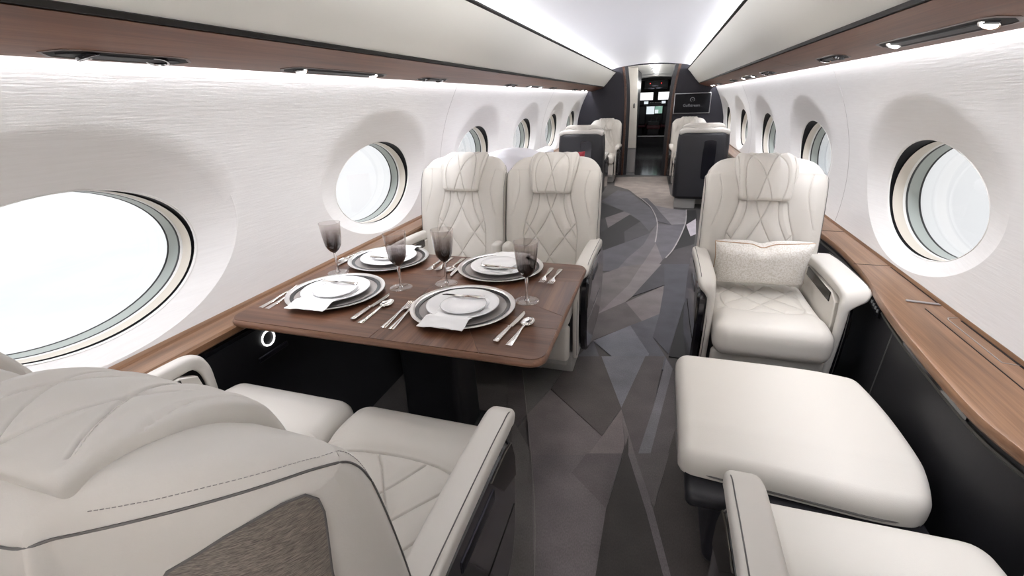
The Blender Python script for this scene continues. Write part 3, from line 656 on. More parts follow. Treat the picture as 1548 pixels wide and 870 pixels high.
def entry():
    e = structure(mesh_obj('floor_entry', *box(-.6, .6, YB, 14.5, -.06, -.002), STONE, smooth=False), 'polished dark stone floor of the entry corridor', 'floor')
    structure(mesh_obj('trim_3', *box(-.6, .6, YB-.012, YB+.02, -.001, .004), STEEL_DARK, smooth=False), 'dark metal threshold strip under the doorway', 'threshold')
    w = empty('wall_entry_left'); structure(w, 'beige laminate panel on the left of the entry corridor', 'wall')
    zs = np.linspace(0, 1.95, 20)
    mesh_obj('pocket_panel', *loft([[(-JX(z)+.02, y, z) for z in zs] for y in (YB+.06, 11.4)], False, False), FIBRE_GREY, w)
    mesh_obj('cabinet_end', *prism([(-.43, .46), (-.180, .46), (-.205, 1.1), (-.238, 1.868), (-.43, 1.868)], 'y', 9.36, 9.42, .004), FIBRE_GREY, w, smooth=False)
    mesh_obj('cabinet_body', *box(-.43, -.26, 9.43, 11.4, 0, 1.85), BLACK_SATIN, w, smooth=False)
    mesh_obj('panel_latch', *rbox(.012, .006, .04, .004, c=(-.265, 9.354, 1.22)), BLACK_GLOSS, w)
    mesh_obj('kick_panel', *prism([(-.43, 0), (-.172, 0), (-.180, .455), (-.43, .455)], 'y', 9.365, 9.42, .004), STEEL, w, smooth=False)
    mesh_obj('corridor_lining', *box(-.62, -.40, 11.4, 14.5, 0, 1.95), BLACK_SATIN, w, smooth=False)
    r = empty('wall_entry_right'); structure(r, 'dark panelling on the right of the entry corridor', 'wall')
    mesh_obj('corridor_lining', *box(.40, .62, YB+.06, 14.5, 0, 1.95), BLACK_SATIN, r, smooth=False)
    mesh_obj('edge_strip', *box(.385, .40, YB+.5, YB+.62, 0, 1.9), STEEL, r, smooth=False)
    c = empty('ceiling_entry'); structure(c, 'grey curved ceiling of the entry corridor with downlights', 'ceiling')
    V, F = loft([[(x, y, 1.885-.12*x*x-(.02 if y > 12 else 0)) for x in np.linspace(-.62, .62, 21)] for y in (YB+.02, 11.0, 12.0, 14.5)], False, False)
    mesh_obj('ceiling_skin', V, F, FIBRE_GREY, c)
    for k, y in enumerate((9.22, 9.75, 10.45, 11.25, 12.2, 13.55)):
        d = empty('ceiling_downlight', (0.01, y, 1.884 if y < 11.9 else 1.862)); tag(d, 'round white downlight in the entry corridor ceiling, %s from the doorway' % ('first', 'second', 'third', 'fourth', 'fifth', 'sixth')[k], 'downlight', 'downlights in the entry corridor')
        mesh_obj('lamp_bezel', *lathe([(.062, .004), (.062, -.006), (.048, -.008), (.046, -.004)], 24), STEEL, d)
        mesh_obj('lamp_diffuser', *lathe([(0, -.005), (.047, -.005), (.047, 0)], 24), DOWNLIGHT, d)
        Lp = D.lights.new('downlight_lamp', 'POINT'); Lp.energy = 3.2; Lp.shadow_soft_size = .04; lo = D.objects.new('downlight_lamp', Lp); COL.objects.link(lo); lo.location = (0.01, y, 1.62)
    # cockpit beyond
    k = empty('wall_cockpit'); structure(k, 'dark cockpit bulkheads around the flight deck', 'wall')
    mesh_obj('cockpit_step', *box(-.62, .62, 14.5, 14.56, -.05, .29), BLACK_SATIN, k, smooth=False)
    mesh_obj('step_edge', *box(-.62, .62, 14.49, 14.58, .285, .315), STEEL, k, smooth=False)
    mesh_obj('cockpit_floor', *box(-.9, .9, 14.56, 16.2, .20, .28), BLACK_MATTE, k, smooth=False)
    for s in (-1, 1):
        mesh_obj('cockpit_side', *box(s*.62, s*.90, 14.5, 16.2, .0, 1.30), BLACK_MATTE, k, smooth=False)
        mesh_obj('cockpit_side', *box(s*.62, s*.90, 14.5, 16.2, 1.48, 2.0), BLACK_MATTE, k, smooth=False)
        mesh_obj('cockpit_side', *box(s*.62, s*.90, 14.5, 15.0, 1.3, 1.48), BLACK_MATTE, k, smooth=False)
    mesh_obj('cockpit_roof', *box(-.9, .9, 14.5, 16.2, 1.80, 1.9), BLACK_MATTE, k, smooth=False)
    mesh_obj('glare_shield', *box(-.9, .9, 15.3, 15.5, .28, 1.27), BLACK_MATTE, k, smooth=False)
    mesh_obj('windshield_header', *box(-.9, .9, 15.30, 15.5, 1.485, 1.85), BLACK_MATTE, k, smooth=False)
    for x0, x1 in ((-.9, -.46), (-.065, .08), (.40, .9)):
        mesh_obj('windshield_post', *box(x0, x1, 15.31, 15.49, 1.26, 1.49), BLACK_MATTE, k, smooth=False)
    p = empty('instrument_panel'); tag(p, 'cockpit instrument panel with lit screens below the windshield', 'instrument panel'); p.location = (0, 15.24, 1.0)
    mesh_obj('panel_board', *rbox(.62, .035, .32, .02, c=(0, .03, -.10)), BLACK_SATIN, p)
    for x0, x1, z0, z1, m in ((-.279, .004, .881, 1.094, SCREEN_ON), (.020, .292, .894, 1.095, SCREEN_GREEN), (-.310, -.189, 1.165, 1.236, SCREEN_ON), (.194, .304, 1.170, 1.240, SCREEN_ON), (-.515, -.44, .91, 1.11, SCREEN_ON)):
        fr = mesh_obj('screen_bezel', *rbox((x1-x0)/2+.012, .010, (z1-z0)/2+.012, .004, c=((x0+x1)/2, -.006, (z0+z1)/2-1.0)), BLACK_GLOSS, p)
        mesh_obj('lit_screen', *box(x0, x1, -.0185, -.0165, z0-1, z1-1), m, fr, smooth=False)
    mesh_obj('lit_screen', *box(.02, .12, -.0195, -.0187, .90-1, 1.0-1), SCREEN_ON, p, smooth=False)
    mesh_obj('knob_row', *join(*[rbox(.010, .008, .010, .003, c=(-.12+.045*i, -.012, .200)) for i in range(7)]), STEEL, p)
    o = empty('cockpit_switchboard'); tag(o, 'cockpit overhead switch panel with two small red lights', 'switch panel'); o.location = (0, 15.0, 1.70)
    mesh_obj('panel_board', *rbox(.34, .05, .13, .02, c=(0, .05, 0)), BLACK_SATIN, o)
    for x in (-.165, .143): mesh_obj('red_light', *rbox(.012, .006, .012, .004, c=(x, -.005, .02)), RED_LED, o)
    for x, z, w2 in ((-.03, -.045, .09), (-.13, -.115, .09), (.09, -.105, .09)): mesh_obj('switch_block', *rbox(w2, .004, .018, .003, c=(x, -.004, z)), STEEL_DARK, o)
    def pilot_seat(x, label):
        q = empty('pilot_seat', (x, 14.98, .28)); tag(q, label, 'seat', 'pilot seats in the cockpit')
        mesh_obj('seat_cushion', *rbox(.20, .20, .06, .04, c=(0, 0, .30)), SEAT_RED, q); mesh_obj('seat_base', *box(-.10, .10, -.12, .12, 0, .25), BLACK_MATTE, q, smooth=False)
        mesh_obj('backrest', *rbox(.19, .05, .27, .05, c=(0, -.19, .58)), BLACK_SATIN, q); mesh_obj('headrest', *rbox(.10, .04, .07, .03, c=(0, -.19, .91)), BLACK_SATIN, q)
    pilot_seat(-.40, 'dark pilot seat on the left of the cockpit'); pilot_seat(.42, 'dark pilot seat on the right of the cockpit')
    cp = empty('center_pedestal', (0.02, 14.98, .28)); tag(cp, 'cockpit centre pedestal with dark red padded front and levers', 'pedestal')
    mesh_obj('pedestal_body', *rbox(.17, .17, .21, .02, c=(0, 0, .20)), BLACK_SATIN, cp); mesh_obj('padded_front', *rbox(.19, .02, .055, .02, c=(0, -.18, .25)), SEAT_RED, cp)
    for x in (-.08, .08):
        mesh_obj('lever', *tube([(x, -.02, .40), (x, .0, .50)], .012, 8), STEEL, cp)
    cw = empty('crew_chair_rail', (-.365, 11.9, 0)); tag(cw, 'low chromed handle post on the left of the entry corridor', 'post')
    mesh_obj('post', *tube([(0, 0, 0), (0, 0, .5), (.03, 0, .56)], .02, 10), CHROME, cw)
entry()
# ------------------------------------------------------------------ seats (local: x right, y facing, z up)
SIL = [(-.25, .40), (-.262, .55), (-.275, .68), (-.298, .82), (-.325, .94), (-.362, 1.010), (-.415, 1.050), (-.470, 1.064), (-.522, 1.056), (-.555, 1.015), (-.568, .92), (-.560, .70), (-.535, .45), (-.49, .34), (-.36, .33), (-.27, .35)]
def resample(P, n):
    P = np.array(P, float); d = np.concatenate([[0], np.cumsum(np.linalg.norm(np.diff(P, axis=0), axis=1))])
    t = np.linspace(0, d[-1], n) if np.isscalar(n) else n*d[-1]
    return np.stack([np.interp(t, d, P[:, k]) for k in range(P.shape[1])], 1)
_closed = catmull(SIL+[SIL[0]], 10)
FRONT = [p for p in catmull(SIL[:6], 12)]
BACK_SEAMS = [
    [(-.105, .885), (-.118, .82), (-.146, .73), (-.158, .66), (-.157, .56), (-.150, .42)], [(.105, .885), (.118, .82), (.146, .73), (.158, .66), (.157, .56), (.150, .42)],
    [(-.110, .885), (.110, .885)],
    [(-.032, .885), (-.008, .81), (.045, .70), (.100, .62), (.156, .555)], [(.032, .885), (.008, .81), (-.045, .70), (-.100, .62), (-.156, .555)],
    [(-.070, .885), (-.074, .82), (-.095, .75), (-.152, .64)], [(.070, .885), (.074, .82), (.095, .75), (.152, .64)],
    [(-.150, .725), (-.07, .62), (.035, .47)], [(.150, .725), (.07, .62), (-.035, .47)]]
WING_SEAMS = [[(-.205, 1.0), (-.188, .91), (-.21, .80), (-.240, .70), (-.243, .55)], [(.205, 1.0), (.188, .91), (.21, .80), (.240, .70), (.243, .55)]]
HALF = .275
NF = 230
def backrest_mesh():
    fine = resample([p for p in FRONT], NF); rest = resample(catmull(SIL[5:]+[SIL[0]], 10), 70)[1:-1]
    ring = np.concatenate([fine, rest]); K = len(ring)
    t = np.roll(ring, -1, 0)-np.roll(ring, 1, 0); t /= np.linalg.norm(t, axis=1, keepdims=True)
    nin = np.stack([-t[:, 1], t[:, 0]], 1)         # ring runs front-bottom, up, over, down the rear
    cen = ring.mean(0)
    if ((cen-ring)*nin).sum() < 0: nin = -nin
    rk = np.where(np.arange(K) < NF, .030, .050)
    xs = np.linspace(-HALF+.05, HALF-.05, 176); e = HALF-.05*(1-np.cos(np.linspace(0, math.pi/2, 9)))[::-1]
    arc = HALF-.05+.05*np.sin(np.linspace(0, math.pi/2, 9))[1:]
    xs = np.concatenate([-arc[::-1], xs, arc]); ztop = 1.066; RT = .085
    S = []
    for x in xs:
        ed = HALF-abs(x); d = np.where(ed < rk, rk-np.sqrt(np.maximum(0, rk**2-(rk-ed)**2)), 0)
        P = ring+nin*d[:, None]
        q = abs(x)-(HALF-RT)
        if q > 0:
            zc = ztop-RT; c = math.sqrt(max(0.0, 1-(q/RT)**2)); c = .30+.70*c
            m = P[:, 1] > zc; P[m, 1] = zc+(P[m, 1]-zc)*c
        # the shell narrows towards the rear in plan
        tt = np.clip((-.325-P[:, 0])/.245, 0, 1); gx = np.clip(1-tt**3.2, .30, 1)
        # side bolsters come forward of the centre panel
        fr = np.arange(K) < NF
        b = np.clip((abs(x)-.13)/.09, 0, 1); b = b*b*(3-2*b); fall = np.clip((HALF-abs(x))/.05, 0, 1)
        P[fr, 0] += (.022*b*fall*np.clip((1.0-P[fr, 1])/.15, 0, 1)*np.clip((P[fr, 1]-.40)/.1, 0, 1))
        S.append(np.concatenate([(x*gx)[:, None], P], 1))
    S = np.array(S)
    f = S[:, :NF].reshape(-1, 3); Q = f[:, [0, 2]]
    dsp = groove(Q, BACK_SEAMS, .0060, .0021, .0055, .018)+groove(Q, WING_SEAMS, .0035, .0020, .001, .012)
    f = f.copy(); f[:, 1] -= dsp; S[:, :NF] = f.reshape(len(xs), NF, 3)
    c = ring.mean(0); ends = [[], []]
    for j, base in ((0, S[0]), (1, S[-1])):
        sg = -1 if j == 0 else 1
        for k in (.9, .7, .4, .05):
            P = c+(base[:, 1:]-c)*k; tt = np.clip((-.325-P[:, 0])/.245, 0, 1); gx = np.clip(1-tt**3.2, .30, 1)
            ends[j].append(np.concatenate([(sg*HALF*gx)[:, None], P], 1))
    return loft(ends[0][::-1]+list(S)+ends[1])
def smooth01(a): a = np.clip(a, 0, 1); return a*a*(3-2*a)
HR_PATH = resample(catmull([(-.309, .882), (-.327, .945), (-.362, 1.010), (-.415, 1.050), (-.475, 1.064), (-.532, 1.052)], 12), 60)
_hd = np.concatenate([[0], np.cumsum(np.linalg.norm(np.diff(HR_PATH, axis=0), axis=1))]); HR_L = float(_hd[-1])
_ht = np.gradient(HR_PATH, axis=0); _ht /= np.linalg.norm(_ht, axis=1, keepdims=True); _hn = np.stack([_ht[:, 1], -_ht[:, 0]], 1)
if _hn[0, 0] < 0: _hn = -_hn
HR_SEAMS = [[(-.034, 0), (-.006, .09), (.030, .18), (.095, .30)], [(.034, 0), (.006, .09), (-.030, .18), (-.095, .30)], [(-.075, 0), (-.092, .10), (-.075, .20), (0, .31)], [(.075, 0), (.092, .10), (.075, .20), (0, .31)], [(-.117, .04), (-.124, .26)], [(.117, .04), (.124, .26)]]
def headrest_mesh():
    hs = HR_L/2; T = .021
    def f(P):
        x, s, t = P[:, 0].copy(), P[:, 1]+hs, P[:, 2].copy()
        wd = .112+.026*smooth01(s/(HR_L*.5))-.026*smooth01((s/HR_L-.62)/.38); x = x/.13*wd
        top = t > 0
        dsp = groove(np.stack([x, s], 1), HR_SEAMS, .0055, .0021, .005, .020)
        t = np.where(top, t-dsp*smooth01(t/T), t)
        t = t + .006*np.sin(np.clip(s/HR_L, 0, 1)*math.pi)*(top)
        cx = [np.interp(s, _hd, HR_PATH[:, k]) for k in (0, 1)]; nn = [np.interp(s, _hd, _hn[:, k]) for k in (0, 1)]
        over = s-np.clip(s, 0, HR_L)
        h = t+T*.9-.008-.006*smooth01(s/HR_L*1.6)
        return np.stack([x, cx[0]+nn[0]*h, cx[1]+nn[1]*h], 1)
    return rbox(.13, hs, T, .018, 110, 150, 1, f, m=4)
CUSH_SEAMS = [[(-.170, -.24), (-.172, -.05), (-.160, .08), (-.120, .115), (0, .128), (.120, .115), (.160, .08), (.172, -.05), (.170, -.24)],
    [(-.16, .06), (-.06, -.06), (.06, -.22)], [(.16, .06), (.06, -.06), (-.06, -.22)], [(-.07, .12), (.03, -.02), (.17, -.18)], [(.07, .12), (-.03, -.02), (-.17, -.18)], [(-.17, -.06), (-.08, -.20)], [(.17, -.06), (.08, -.20)],
    [(-.160, .085), (-.205, .14)], [(.160, .085), (.205, .14)]]
def cushion_mesh():
    def f(P):
        P = P.copy(); y = P[:, 1]+.03; top = P[:, 2] > .02
        g = groove(np.stack([P[:, 0], y], 1), CUSH_SEAMS, .0060, .0022, .006, .020)
        P[:, 2] -= np.where(top, g, 0)
        P[:, 2] += .014*np.exp(-((y-.21)/.09)**2)*(P[:, 2] > 0)
        P[:, 2] -= .012*np.exp(-((y-.31)/.07)**2)*(P[:, 2] < .03)
        P[:, 2] -= .010*np.exp(-(P[:, 0]/.13)**2)*np.exp(-((y+.05)/.16)**2)*top
        return P
    return rbox(.2215, .295, .066, .052, 160, 200, 3, f, c=(0, .03, .420))
def arm_mesh(x0, x1, front=.222, low=.15, tilt=0.0):
    path = catmull([(-.315, .610), (-.15, .624), (.02, .629), (.14, .628), (front-.040, .625), (front-.012, .607), (front+.002, .560), (front+.003, .45), (front-.012, .28), (front-.026, low)], 8)
    P = np.array(path); t = np.gradient(P, axis=0); t /= np.linalg.norm(t, axis=1, keepdims=True); n = np.stack([-t[:, 1], t[:, 0]], 1)
    rings = []; m = len(P)
    for i in range(m):
        k = i/(m-1); th = np.interp(k, [0, .35, .55, .7, 1], [.052, .052, .046, .032, .026])
        w = (x1-x0)*np.interp(k, [0, .35, .50, .58, .66, 1], [1, 1, .97, .80, .44, .40] if x1-x0 < .09 else [1, 1, .97, .80, .34, .26]); xc = (x0+x1)/2
        if x1 > 0: xc = np.interp(k, [0, .48, .62, 1], [xc, xc, x0+w/2, x0+w/2])
        else: xc = np.interp(k, [0, .48, .62, 1], [xc, xc, x1-w/2, x1-w/2])
        r = min(.016, th*.48, w*.48)
        if i == 0 or i == m-1: s0 = .86
        else: s0 = 1.0
        rings.append([(xc+a*s0, P[i, 0]+n[i, 0]*b*s0, P[i, 1]+n[i, 1]*b*s0) for a, b in rrect(w, th, r, 5)])
    e0 = [tuple(np.array(p)*.55+np.mean(rings[0], 0)*.45+np.array([0, -.006, 0])) for p in rings[0]]
    return loft([e0]+rings)
def side_outline(): return [(-.36, .590), (.10, .599), (.172, .585), (.200, .53), (.203, .42), (.190, .26), (.150, .165), (.08, .14), (-.34, .14), (-.43, .22), (-.47, .36), (-.45, .48)]

def make_seat(name, label, group, arms=(1, 1), wide=(0, 0), shell=False, side_shells=(1, 1), woven=0, cords=True, stub=0, name_inboard=0):
    """arms/wide/side_shells: (left, right) when sitting in the seat"""
    t = empty(name); tag(t, label, 'seat', group)
    def cached(key, fn, mat, nm, angle=40, **kw):
        if key not in MESHES: o = mesh_obj(nm, *fn(), mat, t, angle=angle); MESHES[key] = o.data; return o
        o = D.objects.new(nm, MESHES[key]); COL.objects.link(o); o.parent = t; return o
    ib = 0 if not name_inboard else name_inboard
    cached('base%d' % ib, lambda: rbox(.215-.055*abs(ib), .20, .065, .012, c=(.055*ib, -.08, .065)), GREY_PLINTH, 'base_plinth')
    cached('carriage%d' % ib, lambda: prism([(-.40, .13), (-.30, .40), (.20, .36), (.225, .30), (.20, .16)], 'x', -.208+.04*(ib > 0), .208-.04*(ib < 0), .006), BLACK_SATIN, 'seat_frame')
    def widen(P, lim):
        P = np.array(P); sd = (0 if arms[1] else 1)-(0 if arms[0] else 1)
        P[:, 0] += sd*.050*np.clip(P[:, 0]*sd/lim-.2, 0, None)/.8
        return P
    ky = '%d%d' % (arms[0], arms[1])
    cached('cushion'+ky, lambda: (lambda q: (widen(q[0], .2215), q[1]))(cushion_mesh()), LEATHER, 'seat_cushion')
    cached('legrest'+ky, lambda: (lambda q: (widen(q[0], .2165), q[1]))(rbox(.2165, .026, .098, .022, 20, 2, 12, c=(0, .243, .250))), LEATHER, 'leg_rest')
    cached('toe', lambda: rbox(.205, .022, .018, .012, c=(0, .222, .135)), GREY_PLINTH, 'leg_rest_edge')
    bk = cached('back', backrest_mesh, LEATHER, 'backrest', 55)
    if not shell:
        hd = cached('head', headrest_mesh, LEATHER, 'headrest', 55)
        def head_row():
            rows = []
            for sm in HR_SEAMS[:2]:
                pl = []
                for x, s_ in catmull(sm, 6):
                    cx = [np.interp(s_, _hd, HR_PATH[:, k]) for k in (0, 1)]; nn = [np.interp(s_, _hd, _hn[:, k]) for k in (0, 1)]
                    wd = .112+.026*float(smooth01(s_/(HR_L*.5)))-.026*float(smooth01((s_/HR_L-.62)/.38)); pl.append((x+.006, cx[0]+nn[0]*.035, cx[1]+nn[1]*.035))
                rows.append(stitches(hd, pl, .0065, .0042, .0007))
            return join(*rows)
        ho = cached('headstitch', head_row, LEATHER_EDGE, 'headrest_stitching'); ho['kind'] = 'stuff'
    if cords:
        def cord(sd):
            out = []
            ring = np.array(catmull([(-.268, .60), (-.279, .669), (-.302, .807), (-.329, .935), (-.346, .975), (-.372, .994), (-.42, 1.013), (-.470, 1.024), (-.510, 1.020), (-.535, 1.012), (-.552, 1.004)], 8))
            for s in (sd,):
                path = []
                for y, z in ring:
                    xq = HALF-.006
                    gx = max(.30, 1-min(1, max(0, (-.325-y)/.245))**3.2)
                    path.append((s*xq*gx, y, z))
                xe = path[-1][0]
                for k in np.linspace(.8, 0, 5): path.append((xe*k, -.566, 1.001))
                q = np.array(snug(bk, resample(path, 120), .0008))
                for r_ in range(3):
                    q[50:-1] = np.stack([np.convolve(np.pad(q[:, k], 6, mode='edge'), np.ones(13)/13, 'valid') for k in range(3)], 1)[50:-1]
                    q = np.array(snug(bk, q, .0009))
                for _ in range(2): q[1:-1] = .25*q[:-2]+.5*q[1:-1]+.25*q[2:]
                out.append(tube(q, .0015, 6))
            return join(*out)
        for sd in (-1, 1):
            def stitch_row():
                ring = catmull([(-.279, .669), (-.302, .807), (-.329, .925), (-.350, .978), (-.378, 1.004), (-.42, 1.024), (-.470, 1.036), (-.508, 1.036), (-.528, 1.034)], 8)
                return stitches(bk, [(sd*(HALF-.016)*max(.30, 1-min(1, max(0, (-.325-y)/.245))**3.2), y, z) for y, z in ring])
            so = cached('stitch%d' % sd, stitch_row, SEAM_THREAD, 'seam_stitching'); so['kind'] = 'stuff'
            cached('cord%d' % sd, lambda: cord(sd), LEATHER_SEAM, 'backrest_piping')
    for i, s in enumerate((-1, 1)):
        if arms[i]:
            x1 = .335 if wide[i] else .297
            if wide[i] == 2: x1 = .272
            a = s*.226; b = s*x1; lo, hi = min(a, b), max(a, b)
            cached('arm%d%s' % (s, x1), lambda: arm_mesh(lo, hi), LEATHER_EDGE, 'armrest')
            ix = s*.2275
            cached('armin%d' % s, lambda: prism([(-.27, .40), (-.27, .590), (.13, .605), (.185, .578), (.20, .50), (.19, .40)], 'x', ix-s*.006, ix+s*.022, .003), LEATHER, 'arm_panel')
            if wide[i]:
                cached('slot%d' % s, lambda: rbox(.004, .165, .021, .004, c=(s*.2215, -.035, .578)), BRONZE_DARK, 'storage_slot')
            def seam():
                path = np.array(catmull([(-.30, .6425), (-.15, .6505), (.02, .655), (.12, .654), (.190, .645), (.230, .57), (.238, .45), (.227, .29), (.212, .17)], 8))
                return tube([(s*(x1-.010) if p[1] > .625 else s*(max(.226+.36*(x1-.226), x1-.010-(.625-p[1])*(.5 if x1 < .32 else 1.2))-.002), p[0], p[1]-.0005) for p in path], .0014, 5)
            if wide[i] != 2: cached('armseam%d%s' % (s, x1), seam, LEATHER_SEAM, 'arm_piping')
        if side_shells[i]:
            x0, x1 = s*.252, s*.292
            def shellm():
                o = smooth_poly(side_outline(), 2); a, f = prism(o, 'x', x0, x1, .010); return a, f
            sh = cached('shell%d' % s, shellm, BLACK_GLOSS, 'side_shell', 35)
            if ('band%d' % s) not in MESHES:
                q = [(s*.2925, y, z) for y, z in ((-.30, .335), (.0, .335), (.18, .345))]
                o1 = mesh_obj('shell_line', *tube(q, .0016, 5), BRONZE, sh); MESHES['band%d' % s] = o1.data
                o2 = mesh_obj('shell_band', *prism([(.12, .575), (.172, .565), (.196, .50), (.199, .43), (.10, .47), (.02, .575)], 'x', s*.285, s*.2945, .002), BRONZE, sh); MESHES['bandb%d' % s] = o2.data
                o3 = mesh_obj('recess_handle', *rbox(.003, .095, .017, .003, c=(s*.2925, -.06, .53)), STEEL_DARK, sh); MESHES['bandc%d' % s] = o3.data
            else:
                for nm, k in (('shell_line', 'band'), ('shell_band', 'bandb'), ('recess_handle', 'bandc')):
                    o = D.objects.new(nm, MESHES['%s%d' % (k, s)]); COL.objects.link(o); o.parent = sh
    if stub:
        for s in ((stub,) if stub in (1, -1) else (-1, 1)):
            cached('stub%d' % s, lambda: rbox(.026, .045, .085, .018, 3, 3, 6, c=(s*.243, -.225, .52)), LEATHER_EDGE, 'folded_armrest')
    if woven:
        s = woven
        out = [(-.419, .45), (-.417, .86), (-.409, .95), (-.413, .982), (-.430, .995), (-.455, .992), (-.484, .978), (-.515, .947), (-.530, .86), (-.526, .65), (-.50, .45)]
        def gpl(y): return max(.30, 1-min(1, max(0, (-.325-y)/.245))**3.2)
        def insetm():
            sp = resample(out+[out[0]], 60)[:-1]; cy, cz = sp.mean(0); rings = []
            for k, lift in ((1.0, -.002), (1.0, .0022), (.8, .0026), (.5, .0026), (.2, .0026)): rings.append([(s*(HALF*gpl(cy+(y-cy)*k)+lift), cy+(y-cy)*k, cz+(z-cz)*k) for y, z in sp])
            return loft(rings)
        cached('woven%d' % s, insetm, WOVEN, 'side_inset')
        pth = [(s*(HALF*gpl(y)+.002), y, z) for y, z in resample(out+[out[0]], 60)]
        cached('wovenedge%d' % s, lambda: tube(pth, .0016, 5), LEATHER_SEAM, 'inset_edge')
    if shell:
        def rear():
            rings = []
            for z in np.concatenate([[.135, .14, .15], np.linspace(.17, .90, 12), [.93, .952, .962, .966]]):
                k = smooth01((z-.14)/.5); wing = -.42+.12*(1-k); hw = .300-.012*float(smooth01((z-.80)/.18)); rr = .07
                ins = .03*float(1-smooth01((z-.135)/.03))+.025*float(smooth01((z-.94)/.026))
                yr = -.630-.012*math.sin(math.pi*(z-.13)/.85)+ins; hw -= ins
                pl = [(-hw, wing)]+[(-hw+rr-rr*math.cos(a), yr+rr-rr*math.sin(a)) for a in np.linspace(0, math.pi/2, 7)]
                pl += [(hw-rr+rr*math.sin(a), yr+rr-rr*math.cos(a)) for a in np.linspace(0, math.pi/2, 7)]+[(hw, wing)]
                pl += [(hw-.03, wing+.002)]+[(hw-.03, -.53), (-hw+.03, -.53), (-hw+.03, wing+.002)]
                rings.append([(x, y, z) for x, y in pl])
            return loft(rings)
        bs = cached('rear', rear, CHARCOAL, 'back_shell', 35)
        def capm(): return rbox(.290, .070, .030, .024, 16, 6, 3, lambda P: np.stack([P[:, 0], P[:, 1], P[:, 2]-.02*smooth01((abs(P[:, 0])-.2)/.09)], 1), c=(0, -.555, .980))
        cached('cap', capm, LEATHER_EDGE, 'shell_top_pad')
        cached('inset', lambda: prism(smooth_poly([(.005, .42), (.0, .84), (.02, .87), (.135, .87), (.155, .84), (.145, .42), (.13, .40), (.02, .40)], 1), 'y', -.640, -.650, .003), BLACK_GLOSS, 'gloss_inset')
        cached('foot', lambda: rbox(.13, .05, .07, .008, c=(-.14, -.50, .07)), GREY_PLINTH, 'rear_foot')
    return t
MESHES = {}
BVH = {}
def snug(o, pts, lift):
    if o.data.name not in BVH: BVH[o.data.name] = BVHTree.FromPolygons([v.co[:] for v in o.data.vertices], [p.vertices[:] for p in o.data.polygons])
    out = []; c = np.array([0, -.42, .7])
    for p in pts:
        q, n, i, d = BVH[o.data.name].find_nearest(Vector(p)); n = np.array(n); q = np.array(q)
        if n@(q-c) < 0: n = -n
        out.append(q+n*lift)
    return out
def stitches(o, pts, gap=.0052, ln=.0034, r=.0007):
    P = np.array(pts, float); L_ = np.sum(np.linalg.norm(np.diff(P, axis=0), axis=1)); P = np.array(snug(o, resample(P, max(4, int(L_/gap))), .0003)); parts = []
    for i in range(len(P)-1):
        t = P[i+1]-P[i]; t /= np.linalg.norm(t)+1e-9; a = np.cross(t, [.3, .5, .8]); a /= np.linalg.norm(a); b = np.cross(a, t)
        parts.append(loft([[P[i]+a*r*k+b*0, P[i]+b*r*k, P[i]-a*r*k, P[i]-b*r*k] if j == 0 else [P[i]+t*ln+a*r*k, P[i]+t*ln+b*r*k, P[i]+t*ln-a*r*k, P[i]+t*ln-b*r*k] for j, k in ((0, .7), (1, .7))]))
    return join(*parts)
SEAM_THREAD = plain('grey_seam_thread', (.30, .285, .27), .7)
BRONZE_DARK = plain('dark_slot_trim', (.035, .032, .028), .25, metal=.6)
def place(o, x, y, rz=0, sz=1.0):
    o.location = (x, y, 0); o.rotation_euler = (0, 0, rz); o.scale = (1, 1, sz); return o
PI = math.pi
place(make_seat('cabin_seat', 'cream leather aisle seat at lower left, seen from behind, with woven side inset', 'seats around the dining table', (0, 1), (0, 0), side_shells=(0, 1), woven=1), -.332, .70)
place(make_seat('cabin_seat', 'cream leather window seat at lower left beside the nearest aisle seat', 'seats around the dining table', (1, 0), (2, 0), side_shells=(0, 0), name_inboard=1), -.885, .70)
place(make_seat('cabin_seat', 'cream leather aisle seat facing the viewer behind the dining table', 'seats around the dining table', (1, 0), (0, 0), side_shells=(1, 0), stub=1), -.303, 2.205, PI)
place(make_seat('cabin_seat', 'cream leather window seat facing the viewer behind the dining table', 'seats around the dining table', (0, 1), (0, 2), side_shells=(0, 0), stub=-1, name_inboard=-1), -.856, 2.205, PI)
place(make_seat('cabin_seat', 'single cream leather seat facing the viewer with a speckled lumbar pillow', 'single seats along the right side', (1, 1), (1, 0)), .765, 2.160, PI)
place(make_seat('cabin_seat', 'cream leather seat cut off by the lower right corner of the view', 'single seats along the right side', (1, 1), (0, 0)), .760, .622).scale = (1.06, 1, 1)
place(make_seat('cabin_seat', 'mid cabin seat on the left seen from behind with a charcoal back shell', 'mid cabin seats with charcoal shells', shell=True), -.745, 6.86, 0, .985)
place(make_seat('cabin_seat', 'mid cabin seat on the right seen from behind with a charcoal back shell', 'mid cabin seats with charcoal shells', shell=True), .765, 6.86, 0, .985)
place(make_seat('cabin_seat', 'cream seat on the left facing aft against the forward bulkhead', 'seats by the forward bulkhead'), -.690, 8.33, PI, .95)
place(make_seat('cabin_seat', 'cream seat on the right facing aft below the bulkhead display screen', 'seats by the forward bulkhead'), .700, 8.33, PI, .95)

